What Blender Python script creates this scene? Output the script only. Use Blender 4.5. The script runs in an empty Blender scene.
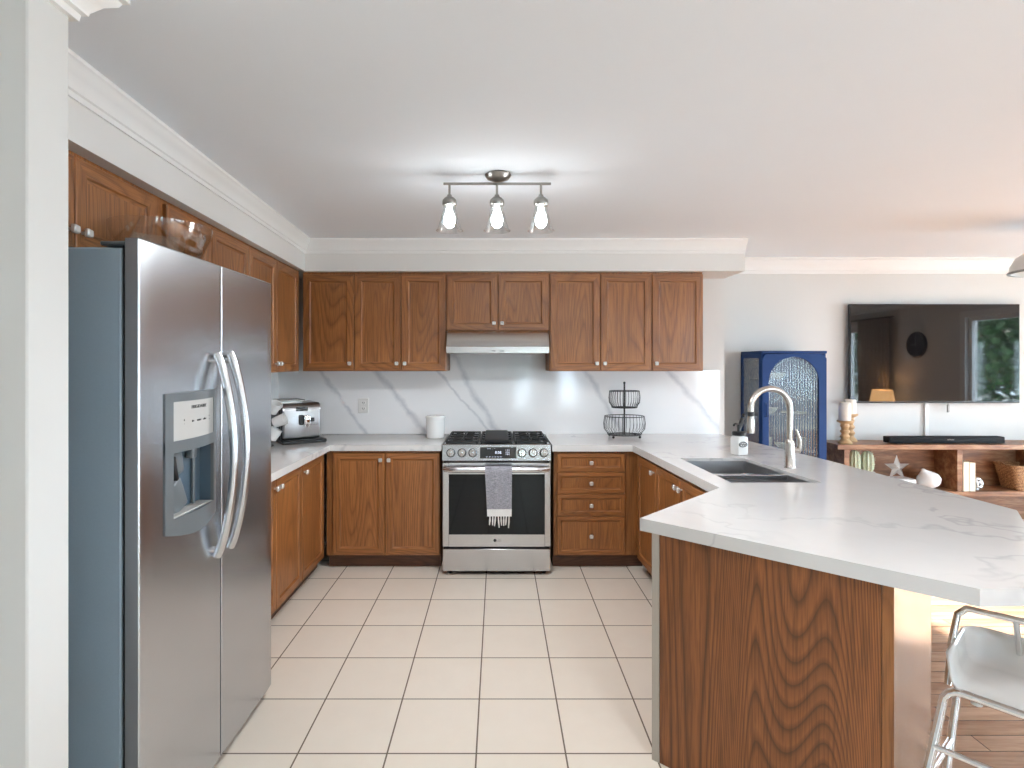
import bpy, bmesh, math, random
from mathutils import Vector, Matrix

S = bpy.context.scene
COL = S.collection
R = math.radians
PI = math.pi

# ------------------------------------------------------------------ camera
F = 551.0
VPX, VPY, EYE = 498.0, 362.0, 1.5
cd = bpy.data.cameras.new('camera')
cam = bpy.data.objects.new('camera', cd)
COL.objects.link(cam)
cam.location = (0, 0, EYE)
cam.rotation_euler = (R(90), 0, 0)
cd.sensor_fit = 'HORIZONTAL'
cd.sensor_width = 36.0
cd.lens = F / 1024 * 36
cd.shift_x = (512 - VPX) / 1024
cd.shift_y = (VPY - 384) / 1024
cd.clip_start = 0.05
cd.clip_end = 200
S.camera = cam

# ------------------------------------------------------------------ world, sun, exposure
SKY_STRENGTH = 18.0
SUN_STRENGTH = 30.0
w = bpy.data.worlds.new('world')
S.world = w
w.use_nodes = True
wn = w.node_tree
bg = wn.nodes['Background']
bg.inputs['Color'].default_value = (0.64, 0.83, 1.0, 1)
bg.inputs['Strength'].default_value = SKY_STRENGTH

sl = bpy.data.lights.new('sun', 'SUN')
sl.energy = SUN_STRENGTH
sl.angle = R(0.8)
sl.color = (1.0, 0.97, 0.94)
sun = bpy.data.objects.new('sun', sl)
COL.objects.link(sun)
sun.location = (9, 3, 6)
sun.rotation_euler = Vector((-0.86, -0.01, -0.47)).to_track_quat('-Z', 'Y').to_euler()

S.view_settings.view_transform = 'Standard'
S.view_settings.look = 'None'
S.view_settings.gamma = 1.0
S.view_settings.use_curve_mapping = False
S.view_settings.exposure = 0.66
S.cycles.max_bounces = 14
S.cycles.diffuse_bounces = 10
S.cycles.glossy_bounces = 4
S.cycles.transparent_max_bounces = 12
S.cycles.transmission_bounces = 6
S.cycles.sample_clamp_indirect = 8.0
S.cycles.caustics_reflective = False
S.cycles.caustics_refractive = False


def area_light(name, loc, rot, sx, sy, power, col=(1, 1, 1), portal=False):
    l = bpy.data.lights.new(name, 'AREA')
    l.shape = 'RECTANGLE'
    l.size = sx
    l.size_y = sy
    l.energy = power
    l.color = col
    o = bpy.data.objects.new(name, l)
    COL.objects.link(o)
    o.location = loc
    o.rotation_euler = rot
    if portal:
        l.cycles.is_portal = True
    return o


# openings of the room that let the daylight in: (along, width, z0, z1)
REAR_Y, RIGHT_X, LIV_Y, KIT_Y, LEFT_X, CEIL = -2.6, 6.1, 4.97, 4.57, -1.83, 2.43
REAR_WIN = [(0.28, 0.72, 0.45, 2.02), (1.28, 1.74, 0.45, 2.02), (4.3, 5.95, 0.02, 2.12)]  # last opening is added to bring in more daylight
RIGHT_WIN = [(0.15, 1.0, 0.55, 2.05), (2.62, 4.05, 0.03, 2.08), (-2.4, -0.4, 0.1, 2.15)]  # last opening is added to light the left of the kitchen
for i, (a, b, z0, z1) in enumerate(REAR_WIN):
    area_light('daylight_portal', ((a + b) / 2, REAR_Y - 0.13, (z0 + z1) / 2), (R(90), 0, 0), b - a, z1 - z0, 1, portal=True)
for i, (a, b, z0, z1) in enumerate(RIGHT_WIN):
    area_light('daylight_portal', (RIGHT_X + 0.13, (a + b) / 2, (z0 + z1) / 2), (R(90), 0, R(90)), b - a, z1 - z0, 1, portal=True)

# ------------------------------------------------------------------ material helpers


class NT:
    def __init__(s, name):
        s.m = bpy.data.materials.new(name)
        s.m.use_nodes = True
        s.t = s.m.node_tree
        s.b = s.t.nodes['Principled BSDF']
        s.out = s.t.nodes['Material Output']

    def n(s, typ, **kw):
        nd = s.t.nodes.new(typ)
        for k, v in kw.items():
            setattr(nd, k, v)
        return nd

    def l(s, a, b):
        s.t.links.new(a, b)

    def setv(s, sock, v):
        if hasattr(v, 'is_linked') or hasattr(v, 'node'):
            s.l(v, sock)
        else:
            sock.default_value = v

    def math(s, op, a, b=None, c=None, clamp=False):
        nd = s.n('ShaderNodeMath', operation=op)
        nd.use_clamp = clamp
        s.setv(nd.inputs[0], a)
        if b is not None:
            s.setv(nd.inputs[1], b)
        if c is not None:
            s.setv(nd.inputs[2], c)
        return nd.outputs[0]

    def coord(s, kind='Object'):
        return s.n('ShaderNodeTexCoord').outputs[kind]

    def mapping(s, vec, scale=(1, 1, 1), loc=(0, 0, 0), rot=(0, 0, 0)):
        nd = s.n('ShaderNodeMapping')
        s.l(vec, nd.inputs['Vector'])
        nd.inputs['Scale'].default_value = scale
        nd.inputs['Location'].default_value = loc
        nd.inputs['Rotation'].default_value = rot
        return nd.outputs[0]

    def noise(s, vec, scale, detail=2, rough=0.5, dist=0.0, out='Fac'):
        nd = s.n('ShaderNodeTexNoise')
        s.l(vec, nd.inputs['Vector'])
        nd.inputs['Scale'].default_value = scale
        nd.inputs['Detail'].default_value = detail
        nd.inputs['Roughness'].default_value = rough
        nd.inputs['Distortion'].default_value = dist
        return nd.outputs[out]

    def ramp(s, fac, stops):
        nd = s.n('ShaderNodeValToRGB')
        s.l(fac, nd.inputs[0])
        cr = nd.color_ramp
        while len(cr.elements) > 1:
            cr.elements.remove(cr.elements[-1])
        for i, (p, c) in enumerate(stops):
            e = cr.elements[0] if i == 0 else cr.elements.new(p)
            e.position = p
            e.color = (*c, 1) if len(c) == 3 else c
        return nd.outputs[0]

    def mix(s, fac, a, b, blend='MIX'):
        nd = s.n('ShaderNodeMix', data_type='RGBA', blend_type=blend)
        s.setv(nd.inputs[0], fac)
        s.setv(nd.inputs[6], a if not isinstance(a, tuple) else (*a[:3], 1))
        s.setv(nd.inputs[7], b if not isinstance(b, tuple) else (*b[:3], 1))
        return nd.outputs[2]

    def bump(s, h, strength=0.2, dist=0.01):
        nd = s.n('ShaderNodeBump')
        nd.inputs['Strength'].default_value = strength
        nd.inputs['Distance'].default_value = dist
        s.l(h, nd.inputs['Height'])
        s.l(nd.outputs[0], s.b.inputs['Normal'])

    def rand_coord(s):
        c = s.coord()
        r = s.n('ShaderNodeObjectInfo').outputs['Random']
        v = s.n('ShaderNodeCombineXYZ')
        s.l(s.math('MULTIPLY', r, 17.0), v.inputs[0])
        s.l(s.math('MULTIPLY', r, 31.0), v.inputs[1])
        s.l(s.math('MULTIPLY', r, 23.0), v.inputs[2])
        a = s.n('ShaderNodeVectorMath', operation='ADD')
        s.l(c, a.inputs[0])
        s.l(v.outputs[0], a.inputs[1])
        return a.outputs[0]


def srgb(r, g, b):
    f = lambda c: (c / 255 / 12.92) if c / 255 <= 0.04045 else ((c / 255 + 0.055) / 1.055) ** 2.4
    return (f(r), f(g), f(b))


def simple(name, col, rough=0.5, metal=0.0, spec=0.5, coat=0.0, emit=None, es=0.0, noise_amt=0.05, ns=30):
    t = NT(name)
    c = t.coord()
    n = t.noise(c, ns, 3)
    dk = tuple(max(0, x * (1 - noise_amt)) for x in col)
    lt = tuple(min(1, x * (1 + noise_amt)) for x in col)
    t.l(t.mix(n, dk, lt), t.b.inputs['Base Color'])
    t.b.inputs['Roughness'].default_value = rough
    t.b.inputs['Metallic'].default_value = metal
    t.b.inputs['Specular IOR Level'].default_value = spec
    t.b.inputs['Coat Weight'].default_value = coat
    if emit:
        t.b.inputs['Emission Color'].default_value = (*emit, 1)
        t.b.inputs['Emission Strength'].default_value = es
    return t.m


def oak(name, axis='z', dark=(0.13, 0.043, 0.011), light=(0.42, 0.165, 0.047), rings=30.0, rs=3.2, rough=0.38, coat=0.08, contrast=0.6):
    t = NT(name)
    v = t.rand_coord()
    sc = {'z': (1, 1, 0.13), 'x': (0.13, 1, 1), 'y': (1, 0.13, 1)}[axis]
    m = t.mapping(v, scale=sc)
    n = t.noise(m, rs, 1.0, 0.4, 0.25)
    saw = t.math('FRACT', t.math('MULTIPLY', n, rings))
    line = t.ramp(saw, [(0.0, (0.0, 0.0, 0.0)), (0.22, (0.65, 0.65, 0.65)), (0.7, (1, 1, 1)), (0.95, (0.35, 0.35, 0.35)), (1.0, (0, 0, 0))])
    sp = {'z': (1, 1, 0.03), 'x': (0.03, 1, 1), 'y': (1, 0.03, 1)}[axis]
    pores = t.noise(t.mapping(v, scale=sp), 190, 2, 0.6)
    pr = t.ramp(pores, [(0.36, (0, 0, 0)), (0.56, (1, 1, 1))])
    broad = t.noise(t.mapping(v, scale=sc), 5.0, 3, 0.6)
    mid = tuple((a + b) / 2 for a, b in zip(dark, light))
    base = t.mix(broad, tuple(0.72 * a for a in mid), tuple(1.2 * a for a in light))
    f = t.math('MULTIPLY', line, 1.0)
    c1 = t.mix(t.math('MULTIPLY', t.math('SUBTRACT', 1.0, f), contrast), base, dark)
    c2 = t.mix(t.math('MULTIPLY', t.math('SUBTRACT', 1.0, pr), 0.45), c1, tuple(0.6 * a for a in dark))
    t.l(c2, t.b.inputs['Base Color'])
    t.b.inputs['Roughness'].default_value = rough
    t.b.inputs['Coat Weight'].default_value = coat
    t.b.inputs['Coat Roughness'].default_value = 0.22
    t.bump(pr, 0.12, 0.002)
    return t.m


def steel(name, col=(0.60, 0.60, 0.61), rough=0.24, axis='x', streak=0.07):
    t = NT(name)
    sp = {'z': (1, 1, 0.01), 'x': (0.01, 1, 1), 'y': (1, 0.01, 1)}[axis]
    n = t.noise(t.mapping(t.coord(), scale=sp), 260, 2, 0.6)
    r = t.math('ADD', t.math('MULTIPLY', n, streak * 2), rough - streak)
    t.l(r, t.b.inputs['Roughness'])
    t.l(t.mix(n, tuple(0.93 * a for a in col), tuple(min(1, 1.06 * a) for a in col)), t.b.inputs['Base Color'])
    t.b.inputs['Metallic'].default_value = 1.0
    return t.m


def clear(name, tint=(1, 1, 1), refl=0.06, rough=0.02, edge=0.35, flute=None):
    """thin clear pane: lets light straight through, reflects a little and more at grazing angles"""
    t = NT(name)
    t.t.nodes.remove(t.b)
    tr = t.n('ShaderNodeBsdfTransparent')
    tr.inputs[0].default_value = (*tint, 1)
    gl = t.n('ShaderNodeBsdfGlossy')
    gl.inputs['Roughness'].default_value = rough
    lw = t.n('ShaderNodeLayerWeight')
    lw.inputs['Blend'].default_value = 0.25
    fac = t.math('ADD', t.math('MULTIPLY', lw.outputs['Facing'], edge), refl, clamp=True)
    if flute:
        x = t.n('ShaderNodeSeparateXYZ')
        t.l(t.coord(), x.inputs[0])
        h = t.math('SINE', t.math('MULTIPLY', t.math('ADD', x.outputs[0], x.outputs[1]), flute))
        bp = t.n('ShaderNodeBump')
        bp.inputs['Strength'].default_value = 0.8
        bp.inputs['Distance'].default_value = 0.01
        t.l(h, bp.inputs['Height'])
        t.l(bp.outputs[0], gl.inputs['Normal'])
        fac = t.math('ADD', fac, t.math('MULTIPLY', t.math('ADD', h, 1.0), 0.14), clamp=True)
    mx = t.n('ShaderNodeMixShader')
    t.l(fac, mx.inputs[0])
    t.l(tr.outputs[0], mx.inputs[1])
    t.l(gl.outputs[0], mx.inputs[2])
    t.l(mx.outputs[0], t.out.inputs['Surface'])
    return t.m


M = {}
M['wall'] = simple('wall_paint', (0.64, 0.635, 0.615), 0.6, noise_amt=0.012, ns=4, spec=0.3)  # darkened to offset the strong light on the stub wall
M['ceiling'] = simple('ceiling_paint', (0.81, 0.855, 0.905), 0.8, noise_amt=0.01, ns=3, spec=0.2)
M['trim'] = simple('trim_paint', (0.80, 0.80, 0.79), 0.4, noise_amt=0.01, spec=0.4)
M['soffit'] = simple('soffit_paint', (0.72, 0.71, 0.69), 0.55, noise_amt=0.012, ns=4, spec=0.3)  # same wall paint without that darkening
M['oak'] = oak('oak_vertical_grain', 'z')
M['oak_h'] = oak('oak_horizontal_grain', 'x')
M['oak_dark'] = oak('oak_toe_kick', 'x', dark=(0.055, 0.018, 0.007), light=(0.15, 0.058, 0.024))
M['oak_panel'] = oak('oak_peninsula_veneer', 'z', dark=(0.085, 0.027, 0.007), light=(0.37, 0.128, 0.033), rings=150, rs=2.2, contrast=0.85, coat=0.05)
M['oak_gloss'] = oak('oak_peninsula_side', 'z', dark=(0.17, 0.08, 0.035), light=(0.36, 0.20, 0.10), rings=16, rough=0.25, coat=1.0)
M['steel'] = steel('brushed_steel', axis='x')
M['steel_fridge'] = steel('fridge_steel', col=(0.545, 0.565, 0.595), rough=0.25, axis='z', streak=0.02)
M['steel_hood'] = steel('hood_steel', col=(0.66, 0.65, 0.64), rough=0.22, axis='x')
M['steel_sink'] = steel('sink_steel', col=(0.42, 0.42, 0.43), rough=0.42, axis='x')
M['steel_dark'] = steel('coffee_machine_steel', col=(0.42, 0.42, 0.43), rough=0.3, axis='x')
M['nickel'] = steel('brushed_nickel', col=(0.50, 0.46, 0.42), rough=0.24, axis='z', streak=0.04)
M['chrome'] = simple('chrome', (0.78, 0.78, 0.78), 0.07, 1.0, noise_amt=0.02)
M['knob'] = simple('crystal_knob', (0.72, 0.70, 0.67), 0.12, 0.35, coat=0.6, noise_amt=0.05)
M['fixture'] = simple('fixture_nickel', (0.33, 0.32, 0.30), 0.3, 1.0, noise_amt=0.05)
M['black'] = simple('black_enamel', (0.012, 0.012, 0.013), 0.35, noise_amt=0.1)
M['matt_black'] = simple('matt_black', (0.010, 0.010, 0.011), 0.75, spec=0.2, noise_amt=0.1)
M['iron'] = simple('cast_iron', (0.016, 0.016, 0.017), 0.65, noise_amt=0.2, ns=90)
M['blackglass'] = simple('black_glass', (0.010, 0.012, 0.014), 0.04, spec=0.9, coat=0.6, noise_amt=0.02)
M['ovenglass'] = simple('oven_window_glass', (0.004, 0.006, 0.008), 0.05, spec=0.35, coat=0.0, noise_amt=0.02)
M['tvglass'] = simple('tv_screen_glass', (0.004, 0.004, 0.005), 0.03, spec=0.65, coat=0.2, noise_amt=0.02)
M['fridge_side'] = simple('fridge_grey_case', (0.27, 0.345, 0.405), 0.42, 0.0, spec=0.55, noise_amt=0.04, ns=200)
M['dispenser'] = simple('dispenser_grey', (0.15, 0.165, 0.175), 0.35, 0.2, noise_amt=0.04)
M['dispenser_in'] = simple('dispenser_recess', (0.085, 0.125, 0.165), 0.3, noise_amt=0.04)
M['panel_silver'] = simple('control_panel_silver', (0.48, 0.47, 0.45), 0.4, 0.1, noise_amt=0.02)
M['ink'] = simple('dark_lettering', (0.05, 0.05, 0.05), 0.5, noise_amt=0.02)
M['ink_white'] = simple('white_lettering', (0.7, 0.72, 0.8), 0.5, noise_amt=0.02, emit=(0.6, 0.7, 1.0), es=0.35)
M['white_cer'] = simple('white_ceramic', (0.74, 0.74, 0.73), 0.15, noise_amt=0.01, coat=0.3)
M['white_pl'] = simple('white_plastic', (0.72, 0.71, 0.69), 0.3, noise_amt=0.01)
M['filler'] = simple('beige_filler_strip', (0.42, 0.38, 0.33), 0.5, noise_amt=0.05)
M['blue'] = simple('blue_lacquer', (0.003, 0.036, 0.15), 0.55, spec=0.3, noise_amt=0.05)
M['cream'] = simple('cream_wax', (0.78, 0.74, 0.66), 0.5, noise_amt=0.02)
M['book'] = simple('cream_book_cloth', (0.70, 0.62, 0.47), 0.7, noise_amt=0.05)
M['page'] = simple('book_pages', (0.75, 0.71, 0.62), 0.8, noise_amt=0.1, ns=300)
M['silver'] = simple('hammered_silver', (0.62, 0.61, 0.60), 0.28, 0.9, noise_amt=0.15, ns=60)
M['turned'] = simple('pale_turned_wood', (0.50, 0.33, 0.17), 0.5, noise_amt=0.2, ns=25)
M['seat'] = simple('white_stool_shell', (0.72, 0.71, 0.69), 0.22, noise_amt=0.01, coat=0.3)
M['bulb'] = simple('lit_bulb', (1, 0.95, 0.85), 0.3, emit=(0.96, 0.98, 1.0), es=30.0, noise_amt=0.0)
M['fill_diffuser'] = simple('fill_diffuser', (0.9, 0.9, 0.9), 0.5, emit=(0.86, 0.94, 1.0), es=46.0, noise_amt=0.0)  # glow of the added fill light near the camera
M['fill_diffuser_dim'] = simple('fill_diffuser_dim', (0.9, 0.9, 0.9), 0.5, emit=(0.84, 0.93, 1.0), es=34.0, noise_amt=0.0)  # glow of the added fill light over the living area
M['shade_warm'] = simple('lit_lamp_shade', (0.8, 0.6, 0.4), 0.8, emit=(1.0, 0.55, 0.22), es=5.0, noise_amt=0.05)
M['dome'] = simple('frosted_dome_glass', (0.66, 0.66, 0.64), 0.3, noise_amt=0.04)
M['curtain'] = simple('beige_curtain', (0.42, 0.36, 0.29), 0.9, noise_amt=0.1)
M['leaf'] = simple('leaf_green', (0.05, 0.11, 0.035), 0.6, noise_amt=0.5, ns=6)
M['bark'] = simple('tree_bark', (0.11, 0.08, 0.05), 0.9, noise_amt=0.3)
M['grass'] = simple('pale_patio', (0.36, 0.35, 0.33), 0.9, noise_amt=0.15, ns=8)
M['glass'] = clear('window_glass', refl=0.04)
M['shade_glass'] = clear('clear_shade_glass', tint=(0.96, 0.97, 0.97), refl=0.07, edge=0.5)
M['bowl_glass'] = clear('clear_bowl_glass', tint=(0.95, 0.94, 0.91), refl=0.09, edge=0.65)
M['fluted'] = clear('fluted_glass', tint=(0.72, 0.80, 0.82), refl=0.16, rough=0.1, edge=0.2, flute=2 * PI / 0.022)
M['cabinet_in'] = simple('cabinet_interior', (0.30, 0.36, 0.42), 0.6, noise_amt=0.05)


def m_tile():
    t = NT('cream_floor_tile')
    c = t.mapping(t.coord(), loc=(0.083 + 0.342 * 20, -3.819 + 0.3416 * 30, 0))
    br = t.n('ShaderNodeTexBrick', offset=0.0, squash=1.0)
    t.l(c, br.inputs['Vector'])
    n = t.noise(t.coord(), 7, 5, 0.65)
    n2 = t.noise(t.mapping(t.coord(), scale=(1, 2.5, 1)), 2.0, 4, 0.6)
    a = t.mix(n, srgb(224, 212, 198), srgb(236, 226, 213))
    a = t.mix(t.math('MULTIPLY', n2, 0.35), a, srgb(229, 217, 201))
    t.l(a, br.inputs['Color1'])
    t.l(t.mix(0.5, a, srgb(226, 215, 201)), br.inputs['Color2'])
    br.inputs['Mortar'].default_value = (*srgb(112, 98, 84), 1)
    br.inputs['Scale'].default_value = 1.0
    br.inputs['Mortar Size'].default_value = 0.0034
    br.inputs['Mortar Smooth'].default_value = 0.1
    br.inputs['Bias'].default_value = -0.2
    br.inputs['Brick Width'].default_value = 0.342
    br.inputs['Row Height'].default_value = 0.3416
    t.l(br.outputs['Color'], t.b.inputs['Base Color'])
    t.l(t.math('ADD', t.math('MULTIPLY', br.outputs['Fac'], 0.4), 0.30), t.b.inputs['Roughness'])
    t.b.inputs['Specular IOR Level'].default_value = 0.4
    inv = t.math('SUBTRACT', 1.0, br.outputs['Fac'])
    t.bump(inv, 0.3, 0.002)
    return t.m


def m_planks():
    t = NT('oak_plank_floor')
    c = t.mapping(t.coord(), loc=(30, 30.0, 0))
    br = t.n('ShaderNodeTexBrick', offset=0.37, squash=1.0)
    t.l(c, br.inputs['Vector'])
    g = t.noise(t.mapping(t.coord(), scale=(0.12, 1, 1)), 22, 4, 0.65)
    br.inputs['Color1'].default_value = (*srgb(190, 160, 136), 1)
    br.inputs['Color2'].default_value = (*srgb(162, 130, 106), 1)
    br.inputs['Mortar'].default_value = (*srgb(84, 52, 34), 1)
    br.inputs['Scale'].default_value = 1.0
    br.inputs['Mortar Size'].default_value = 0.002
    br.inputs['Brick Width'].default_value = 1.1
    br.inputs['Row Height'].default_value = 0.091
    gr = t.ramp(g, [(0.3, (0.62, 0.55, 0.5)), (0.7, (1.12, 1.1, 1.08))])
    t.l(t.mix(1.0, br.outputs['Color'], gr, 'MULTIPLY'), t.b.inputs['Base Color'])
    t.b.inputs['Roughness'].default_value = 0.27
    t.b.inputs['Coat Weight'].default_value = 0.4
    t.b.inputs['Coat Roughness'].default_value = 0.15
    return t.m


def m_backsplash():
    """white marble slab with a few broad grey diagonal veins"""
    t = NT('veined_white_marble')
    c = t.coord()
    sx = t.n('ShaderNodeSeparateXYZ')
    t.l(c, sx.inputs[0])
    x, z = sx.outputs[0], sx.outputs[2]
    wob = t.math('MULTIPLY', t.math('SUBTRACT', t.noise(c, 3.2, 4, 0.62), 0.5), 0.16)
    wob2 = t.math('MULTIPLY', t.math('SUBTRACT', t.noise(c, 14, 3, 0.6), 0.5), 0.035)
    tot = None
    # veins: x position at z = 1.2, slope dx per dz (down to the right), width
    for x0, sl, wd in [(-1.30, -0.72, 0.018), (-0.82, -0.85, 0.026), (-0.16, -0.60, 0.024), (-0.30, -0.9, 0.012), (0.86, -0.62, 0.022), (1.62, -0.90, 0.026)]:
        d = t.math('ADD', t.math('SUBTRACT', x, x0), t.math('MULTIPLY', t.math('SUBTRACT', z, 1.2), -sl))
        d = t.math('ABSOLUTE', t.math('ADD', t.math('ADD', d, wob), wob2))
        v = t.math('SUBTRACT', 1.0, t.math('DIVIDE', d, wd * 1.7), clamp=True)
        tot = v if tot is None else t.math('MAXIMUM', tot, v)
    soft = t.noise(c, 2.0, 5, 0.6)
    base = t.mix(soft, (0.76, 0.765, 0.775), (0.84, 0.84, 0.845))
    mod = t.math('MULTIPLY', tot, t.math('ADD', t.math('MULTIPLY', t.noise(c, 9, 3), 0.9), 0.15))
    t.l(t.mix(mod, base, (0.44, 0.46, 0.50)), t.b.inputs['Base Color'])
    t.b.inputs['Roughness'].default_value = 0.10
    t.b.inputs['Specular IOR Level'].default_value = 0.55
    return t.m


def m_counter():
    t = NT('white_quartz_worktop')
    c = t.coord()
    warp = t.noise(c, 1.6, 4, 0.6, out='Color')
    a = t.n('ShaderNodeVectorMath', operation='MULTIPLY_ADD')
    t.l(warp, a.inputs[0])
    a.inputs[1].default_value = (0.9, 0.9, 0.9)
    t.l(c, a.inputs[2])
    n = t.noise(t.mapping(a.outputs[0], scale=(1, 1.5, 1), rot=(0, 0, 0.4)), 1.1, 3, 0.5)
    v = t.math('SUBTRACT', 1.0, t.math('DIVIDE', t.math('ABSOLUTE', t.math('SUBTRACT', n, 0.52)), 0.016), clamp=True)
    gate = t.ramp(t.noise(c, 1.3, 2), [(0.36, (0, 0, 0)), (0.52, (1, 1, 1))])
    v = t.math('MULTIPLY', v, gate)
    cloud = t.noise(a.outputs[0], 2.4, 4, 0.6)
    base = t.mix(cloud, (0.61, 0.60, 0.59), (0.70, 0.69, 0.68))
    t.l(t.mix(t.math('MULTIPLY', v, 0.5), base, (0.40, 0.40, 0.42)), t.b.inputs['Base Color'])
    t.b.inputs['Roughness'].default_value = 0.13
    t.b.inputs['Specular IOR Level'].default_value = 0.5
    return t.m


def m_rustic():
    t = NT('rustic_walnut_boards')
    v = t.rand_coord()
    g = t.noise(t.mapping(v, scale=(0.16, 1, 1)), 16, 5, 0.7, 0.4)
    b = t.noise(t.mapping(v, scale=(0.5, 1, 1.4)), 4, 3, 0.6)
    c1 = t.ramp(g, [(0.28, srgb(74, 42, 26)), (0.5, srgb(146, 102, 70)), (0.75, srgb(204, 164, 124))])
    t.l(t.mix(t.math('MULTIPLY', b, 0.5), c1, srgb(110, 66, 44)), t.b.inputs['Base Color'])
    t.b.inputs['Roughness'].default_value = 0.4
    return t.m


def m_wicker():
    t = NT('woven_wicker')
    c = t.coord()
    wv = t.n('ShaderNodeTexWave', wave_type='BANDS', bands_direction='Z')
    t.l(c, wv.inputs['Vector'])
    wv.inputs['Scale'].default_value = 24
    wv.inputs['Distortion'].default_value = 5
    wv.inputs['Detail Scale'].default_value = 8
    n = t.noise(c, 90, 2)
    f = t.math('MULTIPLY', wv.outputs['Fac'], n)
    t.l(t.ramp(f, [(0.05, srgb(88, 52, 28)), (0.5, srgb(205, 155, 108))]), t.b.inputs['Base Color'])
    t.b.inputs['Roughness'].default_value = 0.7
    t.bump(wv.outputs['Fac'], 0.6, 0.004)
    return t.m


def m_towel():
    t = NT('grey_woven_towel')
    c = t.coord()
    n = t.noise(t.mapping(c, scale=(0.6, 1, 6)), 60, 3, 0.7)
    n2 = t.noise(t.mapping(c, scale=(5, 1, 1)), 90, 2, 0.7)
    f = t.math('MULTIPLY', t.math('ADD', n, n2), 0.5)
    t.l(t.ramp(f, [(0.36, srgb(92, 92, 100)), (0.62, srgb(176, 176, 184))]), t.b.inputs['Base Color'])
    t.b.inputs['Roughness'].default_value = 0.95
    t.bump(f, 0.4, 0.003)
    return t.m


M['tile'] = m_tile()
M['planks'] = m_planks()
M['marble'] = m_backsplash()
M['quartz'] = m_counter()
M['rustic'] = m_rustic()
M['wicker'] = m_wicker()
M['towel'] = m_towel()
M['towel_white'] = simple('white_towel_band', (0.72, 0.72, 0.71), 0.95, noise_amt=0.1, ns=120)
M['cactus'] = simple('pale_cactus', (0.46, 0.52, 0.38), 0.8, noise_amt=0.5, ns=120)

# ------------------------------------------------------------------ mesh helpers


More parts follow.
